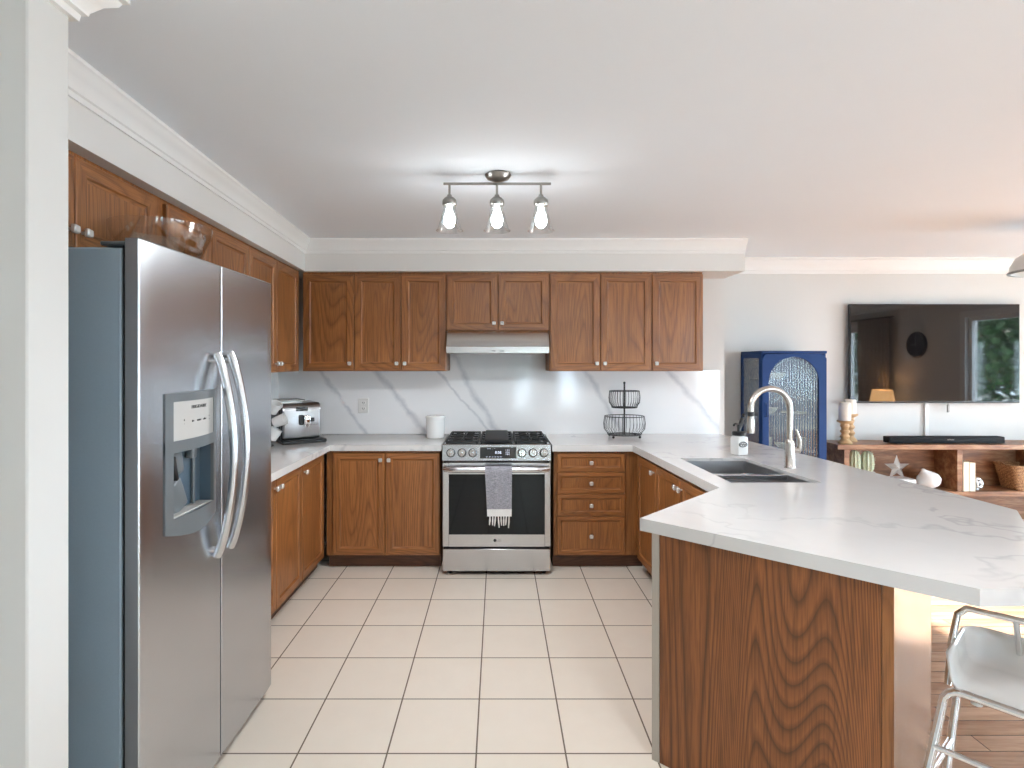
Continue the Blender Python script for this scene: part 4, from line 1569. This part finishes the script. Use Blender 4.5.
# canister
cn = thing('canister', 'white ceramic lidded canister left of the range', 'canister', (-0.492, 4.34, CT))
MB().lathe([(0, 0), (0.066, 0), (0.070, 0.004), (0.073, 0.15), (0.070, 0.152), (0, 0.152)], seg=36).build('jar', 'white_cer', cn)
MB().lathe([(0, 0.152), (0.077, 0.152), (0.078, 0.158), (0.076, 0.170), (0.07, 0.173), (0, 0.175)], seg=36).build('lid', 'white_cer', cn)

# outlet
ol = thing('wall_outlet', 'white double socket on the marble backsplash above the left worktop', 'outlet', (-1.112, KIT_Y - 0.012, 1.14))
MB().box(-0.045, 0.045, -0.006, 0.0, -0.062, 0.062, 0.003).build('plate', 'white_pl', ol)
m = MB()
for z in (-0.024, 0.024):
    m.box(-0.017, 0.017, -0.0085, -0.005, z - 0.015, z + 0.015, 0.003)
o1 = m.build('sockets', 'white_pl', ol)
m = MB()
for z in (-0.024, 0.024):
    m.box(-0.009, -0.006, -0.0092, -0.008, z - 0.006, z + 0.007)
    m.box(0.006, 0.009, -0.0092, -0.008, z - 0.006, z + 0.007)
    m.cyl((0, -0.008, z - 0.010), (0, -0.0092, z - 0.010), 0.0025, 8)
m.build('slots', 'ink', o1)

# two tier wire basket
wb = thing('wire_basket_stand', 'two-tier black wire basket stand against the backsplash', 'basket stand', (1.0, 4.36, CT))


def oval(a, b, z, n=28):
    return [(a * math.cos(2 * PI * k / n), b * math.sin(2 * PI * k / n), z) for k in range(n)]


def wire_basket(z0, h, a, name):
    m = MB()
    b = a * 0.78
    lv = [(0.80, 0.0), (0.84, 0.12), (0.97, 0.30), (1.0, 0.6), (0.95, 1.0)]
    m.tube(oval(a * 0.95, b * 0.95, z0 + h), 0.0035, 6, closed=True)
    m.tube(oval(a * 0.80, b * 0.80, z0), 0.0035, 6, closed=True)
    n = 34
    for k in range(n):
        an = 2 * PI * k / n
        m.tube([(a * s_ * math.cos(an), b * s_ * math.sin(an), z0 + h * u) for s_, u in lv], 0.0017, 5)
    for k in range(-2, 3):
        y = b * 0.8 * k / 2.6
        xx = a * 0.8 * math.sqrt(max(0, 1 - (k / 2.6) ** 2))
        m.tube([(-xx, y, z0), (xx, y, z0)], 0.002, 5)
    return m.build(name, 'black', wb)


wire_basket(0.022, 0.145, 0.164, 'lower_basket')
wire_basket(0.236, 0.130, 0.123, 'upper_basket')
m = MB()
m.cyl((0, 0, 0.02), (0, 0, 0.43), 0.007, 10)
m.sphere((0, 0, 0.43), 0.010)
m.build('pole', 'black', wb)
for k in range(4):
    a = PI / 4 + k * PI / 2
    MB().sphere((0.145 * math.cos(a), 0.11 * math.sin(a), 0.0105), 0.0105).build('foot', 'black', wb)

# ------------------------------------------------------------------ living area
# blue display cabinet
bc_ = thing('display_cabinet', 'tall cobalt blue cabinet with an arched fluted glass door', 'display cabinet', (2.175, 4.54, 0))
BW, BD, BH = 0.537, 0.395, 1.592
m = MB()
m.box(0, BW, 0.0, BD, BH - 0.022, BH, 0.003)
m.box(0, BW, 0.02, BD, 0.0, 0.10, 0.002)
m.box(0.0, BW, BD - 0.012, BD, 0.10, BH - 0.022)
m.box(BW - 0.018, BW, 0.02, BD - 0.012, 0.10, BH - 0.022)
m.box(0.0, 0.018, 0.02, 0.055, 0.10, BH - 0.022)
m.box(0.0, 0.018, BD - 0.045, BD - 0.012, 0.10, BH - 0.022)
m.box(0.0, 0.018, 0.055, BD - 0.045, BH - 0.06, BH - 0.022)
m.box(0.0, 0.018, 0.055, BD - 0.045, 0.10, 0.16)
m.build('body', 'blue', bc_)
MB().box(0.007, 0.011, 0.055, BD - 0.045, 0.16, BH - 0.06).build('side_glass', 'fluted', bc_)
for z in (0.42, 0.74, 1.047, 1.347):
    MB().box(0.020, BW - 0.020, 0.03, BD - 0.014, z - 0.008, z + 0.006).build('shelf', 'blue', bc_)
# arched door
m = MB()
ax0, ax1 = (770 - VPX) / F * 4.52 - 2.175, (820.5 - VPX) / F * 4.52 - 2.175
zsp, zar = 1.335, 1.542
cx_, rx_ = (ax0 + ax1) / 2, (ax1 - ax0) / 2
rz_ = zar - zsp
dzb, dzt = 0.105, BH - 0.026
n = 20
innr = [(ax0, 0.17), (ax1, 0.17)] + [(cx_ + rx_ * math.cos(PI * k / n), zsp + rz_ * math.sin(PI * k / n)) for k in range(n + 1)]
outr = [(0.004, dzb), (BW - 0.004, dzb)]
for k in range(n + 1):
    a = PI * k / n
    dx, dz_ = math.cos(a), math.sin(a)
    # project on the rectangle above the spring line
    tx = ((BW - 0.004 - cx_) / dx) if dx > 1e-6 else (((0.004 - cx_) / dx) if dx < -1e-6 else 1e9)
    tz = ((dzt - zsp) / dz_) if dz_ > 1e-6 else 1e9
    t_ = min(tx, tz)
    outr.append((cx_ + dx * t_, zsp + dz_ * t_))
yf0, yf1 = -0.0, 0.019
ra = [[m.bm.verts.new((p[0], y, p[1])) for p in pl] for pl, y in ((outr, yf0), (innr, yf0), (innr, yf1), (outr, yf1))]
K = len(innr)
for q in range(4):
    A_, B_ = ra[q], ra[(q + 1) % 4]
    for k in range(K):
        k2 = (k + 1) % K
        m._f([A_[k], A_[k2], B_[k2], B_[k]])
# the corners the fan misses
for sx_ in (0.004, BW - 0.004):
    pass
dr = m.build('door', 'blue', bc_)
m = MB()
fpane = [m.bm.verts.new((p[0], 0.008, p[1])) for p in innr]
bpane = [m.bm.verts.new((p[0], 0.012, p[1])) for p in innr]
m._f(fpane)
m._f(list(reversed(bpane)))
m.build('fluted_glass', 'fluted', dr)
m = MB()
m.box(0.0, 0.022, -0.0, 0.004, 0, 0.001)
m = MB()
m.tube([(0.030, 0.0, 1.16), (0.030, -0.022, 1.15), (0.030, -0.022, 1.06), (0.030, 0.0, 1.05)], 0.006, 8)
m.build('handle', 'blue', dr)
MB().box(0.0, 0.001, 0.0, 0.001, 0.0, 0.001).bm.free()
# dishes on its shelves
random.seed(8)


def dish(kind, label, x, y, z):
    if kind == 'bowl':
        o = MB().lathe([(0, 0), (0.03, 0), (0.06, 0.03), (0.075, 0.055), (0.071, 0.055), (0.055, 0.032), (0, 0.006)], seg=24).build('bowl', 'white_cer')
    elif kind == 'plate':
        o = MB().lathe([(0, 0), (0.06, 0), (0.105, 0.014), (0.105, 0.017), (0.06, 0.005), (0, 0.004)], seg=28).build('plate', 'white_cer')
    else:
        o = MB().lathe([(0, 0), (0.03, 0), (0.036, 0.01), (0.038, 0.11), (0.035, 0.11), (0.032, 0.012), (0, 0.008)], seg=20).build('tumbler', 'white_cer')
    o.location = (2.175 + x, 4.54 + y, z)
    tag(o, label, kind if kind != 'glass' else 'cup', 'crockery in the blue cabinet')


dish('bowl', 'white bowl on the middle shelf of the blue cabinet, at the left', 0.15, 0.19, 1.0535)
dish('plate', 'white plate lying on the middle shelf of the blue cabinet', 0.37, 0.20, 1.0535)
dish('glass', 'white cup on the blue cabinet shelf below the middle, at the left', 0.13, 0.18, 0.7465)
dish('bowl', 'white bowl on the blue cabinet shelf below the middle', 0.28, 0.19, 0.7465)
dish('glass', 'white cup on the blue cabinet shelf below the middle, at the right', 0.42, 0.18, 0.7465)
dish('bowl', 'white bowl on the top shelf of the blue cabinet', 0.22, 0.20, 1.3535)

# television
tv = thing('television', 'large black flat television mounted on the living room wall', 'television', (3.885, 4.93, 1.575))
tvw, tvh = 0.757, 0.441
MB().box(-tvw, tvw, -0.03, 0.0, -tvh, tvh, 0.004).build('housing', 'black', tv)
MB().box(-tvw + 0.008, tvw - 0.008, -0.032, -0.029, -tvh + 0.016, tvh - 0.008).build('screen', 'tvglass', tv)
MB().box(-0.25, 0.25, 0.0, 0.038, -0.2, 0.2, 0.004).build('wall_mount', 'fixture', tv)
m = MB()
m.sphere((0, 0, 0), 0.010)
cc_ = MB().box(-0.018, 0.018, -0.018, 0.0, -0.188, 0.0, 0.003).build('cable_cover', 'white_pl')
cc_.location = (px2(927, 0, 4.95).x, 4.969, 1.133 - 0.14 + 0.14)
tag(cc_, 'white vertical cable cover on the wall below the television', 'cable cover')
cc_.scale = (1, 1, 1.75)
tg = MB().box(-0.010, 0.010, -0.02, -0.004, -0.07, 0.0, 0.004).cyl((0, -0.012, -0.002), (0, -0.012, 0.03), 0.003, 8).build('cable_plug', 'fixture')
tg.location = (px2(947, 0, 4.94).x, 4.94, 1.12)
tag(tg, 'small grey cable end dangling below the television', 'cable')

# rustic media console
cs = thing('media_console', 'rustic brown wood media console with open shelves under the television', 'media console', (2.873, 4.66, 0))
CL = 2.55


def cbox(nm, x0, x1, y0, y1, z0, z1, bev=0.002):
    return MB().box(x0, x1, y0, y1, z0, z1, bev).build(nm, 'rustic', cs)


cbox('top', 0, CL, 0, 0.29, 0.758, 0.80, 0.003)
cbox('side_panel', 0.068, 0.112, 0.018, 0.28, 0.0, 0.757)
cbox('side_panel', CL - 0.112, CL - 0.068, 0.018, 0.28, 0.0, 0.757)
cbox('divider', 1.027, 1.072, 0.018, 0.27, 0.402, 0.757)
cbox('divider', 1.76, 1.80, 0.018, 0.27, 0.402, 0.757)
cbox('shelf', 0.113, CL - 0.113, 0.010, 0.27, 0.362, 0.401)
cbox('bottom_board', 0.113, CL - 0.113, 0.018, 0.27, 0.06, 0.095)
cbox('back_panel', 0.113, CL - 0.113, 0.271, 0.285, 0.06, 0.757)
cbox('divider', 1.027, 1.072, 0.018, 0.27, 0.096, 0.361)

# soundbar
sb = thing('soundbar', 'long black soundbar on the media console under the television', 'soundbar', (3.84, 4.75, 0.80))
MB().box(-0.495, 0.495, -0.04, 0.04, 0.006, 0.060, 0.006, seg=2).build('body', 'matt_black', sb)
for x in (-0.40, 0.40):
    MB().box(x - 0.03, x + 0.03, -0.03, 0.03, 0.0, 0.0065).build('foot', 'black', sb)
text('badge', '=====', 0.02, 'panel_silver', sb, (0.03, -0.0408, 0.035), ROT_FRONT)


def candle(label, x, y, hh, ch, r):
    t = thing('candle_holder', label, 'candle holder', (x, y, 0.80), 0, 'turned wood candle holders')
    s = hh / 0.2
    pr = [(0, 0), (0.055, 0), (0.056, 0.010), (0.045, 0.022), (0.034, 0.034), (0.030, 0.045), (0.038, 0.056), (0.038, 0.066), (0.028, 0.076), (0.026, 0.088), (0.037, 0.098),
          (0.037, 0.110), (0.026, 0.120), (0.028, 0.135), (0.036, 0.148), (0.034, 0.158), (0.030, 0.172), (0.058, 0.186), (0.062, 0.192), (0.062, 0.199), (0, 0.200)]
    MB().lathe([(a, b * s) for a, b in pr], seg=24).build('stand', 'turned', t)
    c = thing('pillar_candle', label.replace('turned wood candle holder', 'white pillar candle').replace('holding a white candle, ', 'on a turned wood holder, '), 'candle', (x, y, 0.80 + hh + 0.0005), 0, 'white pillar candles')
    MB().lathe([(0, 0), (r, 0), (r, ch - 0.008), (r - 0.008, ch), (r - 0.02, ch - 0.006), (0, ch - 0.008)], seg=28).build('wax', 'cream', c)
    MB().cyl((0, 0, ch - 0.009), (0.002, 0, ch + 0.010), 0.0015, 6).build('wick', 'ink', c)


candle('shorter turned wood candle holder holding a white candle, front left on the console', 2.984, 4.74, 0.198, 0.155, 0.047)
candle('taller turned wood candle holder holding a white candle, behind the shorter one', 3.105, 4.86, 0.245, 0.125, 0.047)

# plants in white pots, in the left compartment
SHZ = 0.4015


def cactus(label, x, y, r, h, pz):
    t = thing('potted_cactus', label, 'potted plant', (x, y, SHZ), 0, 'potted cacti on the console shelf')
    MB().box(-0.045, 0.045, -0.045, 0.045, 0, pz, 0.006).build('pot', 'white_cer', t)
    m = MB()
    n = 30
    for ring_i in range(0, 1):
        pass
    prof = [(0.0, 0), (0.6, 0), (0.95, 0.15), (1.0, 0.45), (0.85, 0.8), (0.5, 0.96), (0.0, 1.0)]
    rings = []
    for (pr_, pz_) in prof:
        if pr_ < 1e-6:
            rings.append([m.bm.verts.new((0, 0, pz + pz_ * h - 0.004))])
        else:
            rings.append([m.bm.verts.new((r * pr_ * (1 + 0.13 * math.cos(9 * 2 * PI * k / 54)) * math.cos(2 * PI * k / 54), r * pr_ * (1 + 0.13 * math.cos(9 * 2 * PI * k / 54)) * math.sin(2 * PI * k / 54), pz + pz_ * h - 0.004)) for k in range(54)])
    for a, b in zip(rings, rings[1:]):
        for k in range(54):
            k2 = (k + 1) % 54
            if len(a) == 1:
                m._f([a[0], b[k2], b[k]], True)
            elif len(b) == 1:
                m._f([a[k], a[k2], b[0]], True)
            else:
                m._f([a[k], a[k2], b[k2], b[k]], True)
    random.seed(int(x * 100))
    for k in range(160):
        a = random.randrange(9) / 9 * 2 * PI
        u = random.uniform(0.05, 0.93)
        rr_ = r * (0.8 + 0.35 * math.sin(PI * u)) * (1.0 if u < 0.7 else 0.8)
        c = (rr_ * math.cos(a) * 0.98, rr_ * math.sin(a) * 0.98, pz + u * h)
        a2 = a + random.uniform(-0.6, 0.6)
        m.tube([c, (c[0] + 0.009 * math.cos(a2), c[1] + 0.009 * math.sin(a2), c[2] + 0.006)], 0.0012, 3, cap=False)
    m.build('cactus', 'cactus', t)


cactus('columnar cactus in a white pot, beside the console side panel', 3.082, 4.76, 0.040, 0.19, 0.155)
cactus('columnar cactus in a white pot, on the star side of its twin', 3.190, 4.76, 0.046, 0.18, 0.155)

# star ornament standing on a white box
bx_ = MB().box(-0.115, 0.115, -0.075, 0.075, 0, 0.098, 0.004).build('white_box', 'white_pl')
bx_.location = (3.445, 4.76, SHZ)
tag(bx_, 'low white box under the silver star on the console shelf', 'box')
m = MB()
n = 5
Rr, rr = 0.112, 0.045
pts = []
for k in range(10):
    a = PI / 2 + k * PI / 5
    q = Rr if k % 2 == 0 else rr
    pts.append((q * math.cos(a), q * math.sin(a)))
rim_ = [m.bm.verts.new((x, 0, z)) for x, z in pts]
cf = m.bm.verts.new((0, -0.032, 0))
cb = m.bm.verts.new((0, 0.032, 0))
for k in range(10):
    m._f([rim_[k], rim_[(k + 1) % 10], cf])
    m._f([rim_[(k + 1) % 10], rim_[k], cb])
st = m.build('star_ornament', 'silver')
st.location = (3.43, 4.74, SHZ + 0.099 + 0.112 * math.sin(R(54)) - 0.001)
tag(st, 'silver faceted star ornament standing on the white box', 'ornament')

# white teardrop ornament
m = MB()
prof = [(0, -0.075), (0.045, -0.072), (0.078, -0.055), (0.092, -0.025), (0.088, 0.005), (0.068, 0.035), (0.040, 0.060), (0.022, 0.078), (0.013, 0.095), (0, 0.100)]
m.lathe(prof, seg=28)
td = m.build('teardrop_ornament', 'white_cer')
td.rotation_euler = (0, R(-28), 0)
td.location = (3.715, 4.765, SHZ + 0.0885)
tag(td, 'white ceramic teardrop ornament lying between the star and the divider', 'ornament')

# books
for lb, x, hgt, rot_ in (('cream cloth book leaning against the console divider', 3.975, 0.250, 0.0), ('cream cloth book right of another upright one on the shelf', 4.028, 0.243, 0.0)):
    t = thing('book', lb, 'book', (x, 4.76, SHZ), rot_, 'cream books on the console')
    m = MB()
    m.box(-0.024, -0.021, -0.08, 0.08, 0, hgt)
    m.box(0.021, 0.024, -0.08, 0.08, 0, hgt)
    m.box(-0.024, 0.024, -0.083, -0.080, 0, hgt)
    m.build('cover', 'book', t)
    MB().box(-0.0205, 0.0205, -0.0795, 0.076, 0.004, hgt - 0.005).build('pages', 'page', t)
# silver knot ball
m = MB()
for ax in range(3):
    for off in (-0.02, 0.02):
        pts = []
        rr = math.sqrt(0.047 ** 2 - 0.02 ** 2)
        for k in range(20):
            a = 2 * PI * k / 20
            p = [rr * math.cos(a), rr * math.sin(a)]
            v = [0, 0, 0]
            v[ax] = off
            v[(ax + 1) % 3] = p[0]
            v[(ax + 2) % 3] = p[1]
            pts.append(tuple(v))
        m.tube(pts, 0.0115, 8, closed=True)
kb = m.build('knot_ball', 'silver')
kb.location = (4.105, 4.74, SHZ + 0.0545)
tag(kb, 'silver knotted ball beside the cream books', 'ornament')

# wicker basket
wk = thing('wicker_basket', 'tan woven wicker basket in the right compartment of the console', 'basket', (4.56, 4.79, SHZ))
m = MB()
N = 32


def rrect(w_, d_, z, r=0.05):
    out = []
    for k in range(N):
        a = 2 * PI * k / N
        c_, s_ = math.cos(a), math.sin(a)
        pw = 0.35
        out.append((w_ * math.copysign(abs(c_) ** pw, c_), d_ * math.copysign(abs(s_) ** pw, s_), z))
    return out


lv = [(0.125, 0.095, 0.0), (0.14, 0.10, 0.06), (0.158, 0.108, 0.13), (0.178, 0.115, 0.205)]
rings = [[m.bm.verts.new(p) for p in rrect(*l_)] for l_ in lv]
ri = [[m.bm.verts.new(p) for p in rrect(l_[0] - 0.01, l_[1] - 0.01, max(0.01, l_[2]))] for l_ in reversed(lv)]
allr = rings + ri
for a, b in zip(allr, allr[1:]):
    for k in range(N):
        k2 = (k + 1) % N
        m._f([a[k], a[k2], b[k2], b[k]], True)
m._f(rings[0])
m._f(ri[-1])
m.build('body', 'wicker', wk)
m = MB()
m.tube(rrect(0.176, 0.113, 0.207), 0.009, 8, closed=True)
m.build('rim', 'wicker', wk)
for sg in (-1, 1):
    MB().tube([(sg * 0.172, -0.03, 0.205), (sg * 0.19, -0.02, 0.225), (sg * 0.19, 0.02, 0.225), (sg * 0.172, 0.03, 0.205)], 0.007, 8).build('handle', 'wicker', wk)

# ------------------------------------------------------------------ bar stool
u = Vector((0.66, -0.75, 0)).normalized()
v = Vector((0.75, 0.66, 0)).normalized()
P0 = Vector((1.327, 1.622, 0))
st_ = thing('bar_stool', 'white shell stool on chrome tube legs beside the peninsula', 'stool', (P0.x + 0.25, P0.y, 0))
O_ = Vector((P0.x + 0.25, P0.y, 0))


def sp_(a, b, z):
    q = P0 + u * a + v * b - O_
    return (q.x, q.y, z)


SW, SD = 0.40, 0.28
m = MB()
# tub: floor plus a wall that runs round three sides, front left open
rr_c = 0.06
path = [((0, 0), (1, 0)), ((0, SD * 0.4), (1, 0)), ((0, SD - rr_c), (1, 0))]
for k in range(1, 8):
    a = PI / 2 * k / 8
    path.append(((rr_c - rr_c * math.cos(a), SD - rr_c + rr_c * math.sin(a)), (math.cos(a), -math.sin(a))))
for k in range(0, 5):
    path.append(((rr_c + (SW - 2 * rr_c) * k / 4, SD), (0, -1)))
for k in range(1, 8):
    a = PI / 2 * k / 8
    path.append(((SW - rr_c + rr_c * math.sin(a), SD - rr_c + rr_c * math.cos(a)), (-math.sin(a), -math.cos(a))))
path += [((SW, SD - rr_c), (-1, 0)), ((SW, SD * 0.4), (-1, 0)), ((SW, 0), (-1, 0))]
lev = [(0.052, 0.0), (0.034, 0.001), (0.020, 0.007), (0.009, 0.020), (0.003, 0.042), (0.0, 0.075), (-0.004, 0.104)]
cols = []
for (pt, nn_) in path:
    cols.append([m.bm.verts.new(sp_(pt[0] + nn_[0] * o_, max(0.0, pt[1] + nn_[1] * o_), 0.540 + z_)) for o_, z_ in lev])
for a_, b_ in zip(cols, cols[1:]):
    for k in range(len(lev) - 1):
        m._f([a_[k], b_[k], b_[k + 1], a_[k + 1]], True)
m._f([c[0] for c in cols], True)
shell = m.build('seat', 'seat', st_)
sm_ = shell.modifiers.new('thickness', 'SOLIDIFY')
sm_.thickness = 0.007
sm_.offset = 0
tr = 0.0115


def arc_leg(b, ztop, fl, fr_2):
    """one bent tube: foot, up, along under the seat edge, down"""
    pts = []
    pts.append(sp_(fl[0], fl[1], 0.012))
    pts.append(sp_(-0.012, b, ztop - 0.045))
    for k in range(1, 5):
        a = k / 4 * PI / 2
        pts.append(sp_(-0.012 + 0.045 * (1 - math.cos(a)), b, ztop - 0.045 + 0.045 * math.sin(a)))
    for k in range(3, -1, -1):
        a = k / 4 * PI / 2
        pts.append(sp_(SW + 0.012 - 0.045 * (1 - math.cos(a)), b, ztop - 0.045 + 0.045 * math.sin(a)))
    pts.append(sp_(fr_2[0], fr_2[1], 0.012))
    return pts


MB().tube(arc_leg(-0.005, 0.540, (-0.07, -0.24), (SW + 0.07, -0.24)), tr, 12).build('leg_frame', 'chrome', st_)
MB().tube(arc_leg(SD * 0.85, 0.520, (-0.04, 0.068), (SW + 0.08, 0.42)), tr, 12).build('leg_frame', 'chrome', st_)
# top rail: hoop above the far side
RZ = 0.728
pts = [sp_(-0.012, 0.06, 0.52), sp_(-0.014, 0.13, 0.63), sp_(-0.006, 0.165, RZ - 0.022), sp_(0.015, 0.175, RZ), sp_(SW / 2, 0.185, RZ + 0.003), sp_(SW - 0.015, 0.175, RZ), sp_(SW + 0.006, 0.165, RZ - 0.022), sp_(SW + 0.014, 0.13, 0.63), sp_(SW + 0.012, 0.06, 0.52)]
MB().tube(pts, 0.010, 12).build('back_rail', 'chrome', st_)
MB().tube([sp_(SW * 0.32, 0.18, RZ), sp_(SW * 0.32, SD - 0.02, 0.60)], 0.008, 10).build('back_strut', 'chrome', st_)
MB().tube([sp_(SW * 0.73, 0.18, RZ), sp_(SW * 0.73, SD - 0.02, 0.60)], 0.008, 10).build('back_strut', 'chrome', st_)
MB().tube([sp_(-0.025, -0.062, 0.385), sp_(SW + 0.025, -0.062, 0.385)], 0.009, 10).build('footrest', 'chrome', st_)
MB().tube([sp_(-0.035, -0.10, 0.30), sp_(-0.023, 0.19, 0.30)], 0.009, 10).build('stretcher', 'chrome', st_)
m = MB()
for a in (0.06, SW - 0.06):
    m.cyl(sp_(a, 0.02, 0.528), sp_(a, 0.02, 0.512), 0.014, 12)
m.build('bumper', 'white_pl', st_)

# ------------------------------------------------------------------ beyond the frame: what the screen and steel mirror
ck = thing('wall_clock', 'round black wall clock mirrored in the television', 'clock', (RIGHT_X - 0.001, 1.78, 1.75), R(-90))
MB().lathe([(0, 0), (0.19, 0), (0.19, 0.02), (0.175, 0.032), (0.165, 0.025), (0, 0.022)], seg=40, mtx=Matrix.Rotation(R(90), 4, 'X')).build('face', 'black', ck)
MB().box(-0.004, 0.004, -0.028, -0.024, -0.02, 0.12).box(0, 0.08, -0.028, -0.024, -0.004, 0.004).build('hands', 'fixture', ck)
lm = thing('table_lamp', 'lit table lamp mirrored in the television', 'lamp', (RIGHT_X - 0.3, 1.48, 0.0))
MB().lathe([(0, 0), (0.14, 0), (0.14, 0.02), (0.02, 0.03), (0.015, 0.9), (0, 0.9)], seg=20).build('stand', 'fixture', lm)
MB().lathe([(0.17, 0.86), (0.13, 1.08), (0.128, 1.08), (0.168, 0.86)], seg=28).build('lamp_shade', 'shade_warm', lm)
tlp = bpy.data.lights.new('table_lamp_light', 'POINT')
tlp.energy = 10
tlp.color = (1.0, 0.55, 0.25)
tlp.shadow_soft_size = 0.04
tlo = bpy.data.objects.new('table_lamp_light', tlp)
COL.objects.link(tlo)
tlo.location = (RIGHT_X - 0.3, 1.48, 1.0)
cu = MB()
pts = []
nn = 90
y0, y1 = 0.62, 1.36
ring0, ring1 = [], []
for k in range(nn + 1):
    y = y0 + (y1 - y0) * k / nn
    x = RIGHT_X - 0.11 + 0.03 * math.sin(k / nn * 2 * PI * 9)
    ring0.append((x, y))
for (x, y), (x2, y2) in zip(ring0, ring0[1:]):
    cu.quad((x, y, 0.03), (x2, y2, 0.03), (x2, y2, 2.18), (x, y, 2.18), sm=True)
co = cu.build('curtain', 'curtain')
sol = co.modifiers.new('thickness', 'SOLIDIFY')
sol.thickness = 0.003
tag(co, 'beige pleated curtain mirrored in the television', 'curtain')
rd = MB().cyl((RIGHT_X - 0.11, 0.0, 2.19), (RIGHT_X - 0.11, 1.45, 2.19), 0.012, 12).build('curtain_rod', 'black')
tag(rd, 'black curtain rod mirrored in the television', 'curtain rod')

# ground and trees outside
g = MB().box(-20, 26, -22, 22, -0.35, -0.15).build('ground', 'grass')
struct(g)


def tree(label, x, y, h, cr, seed):
    random.seed(seed)
    t = thing('tree', label, 'tree', (x, y, -0.15), 0, 'garden trees outside the windows')
    MB().tube([(0, 0, 0), (0.05, 0.03, h * 0.35), (-0.04, 0.0, h * 0.7)], [0.14, 0.10, 0.05], 8).build('trunk', 'bark', t)
    m = MB()
    for k in range(4200):
        while True:
            p = Vector((random.uniform(-1, 1), random.uniform(-1, 1), random.uniform(-1, 1)))
            if 0.25 < p.length < 1:
                break
        p = Vector((p.x * cr, p.y * cr, h * 0.55 + p.z * h * 0.5))
        a = Vector((random.uniform(-1, 1), random.uniform(-1, 1), random.uniform(-1, 1))).normalized() * 0.11
        b = a.cross(Vector((random.uniform(-1, 1), random.uniform(-1, 1), 1))).normalized() * 0.07
        m.quad(p - a, p - b, p + a, p + b)
    m.build('foliage', 'leaf', t, fix=False)


tree('broad leafy tree outside the right hand wall, nearest the camera line', 10.2, -2.2, 4.6, 1.7, 1)
tree('broad leafy tree outside the right hand wall, level with the rear of the room', 9.8, -6.0, 4.8, 1.8, 2)
tree('leafy tree far outside the right hand wall', 14.0, -7.5, 5.0, 1.9, 3)
tree('leafy tree outside the rear windows at the left', -0.4, -7.6, 4.2, 1.6, 4)
tree('leafy tree outside the rear windows at the middle', 3.6, -8.4, 4.6, 1.7, 5)
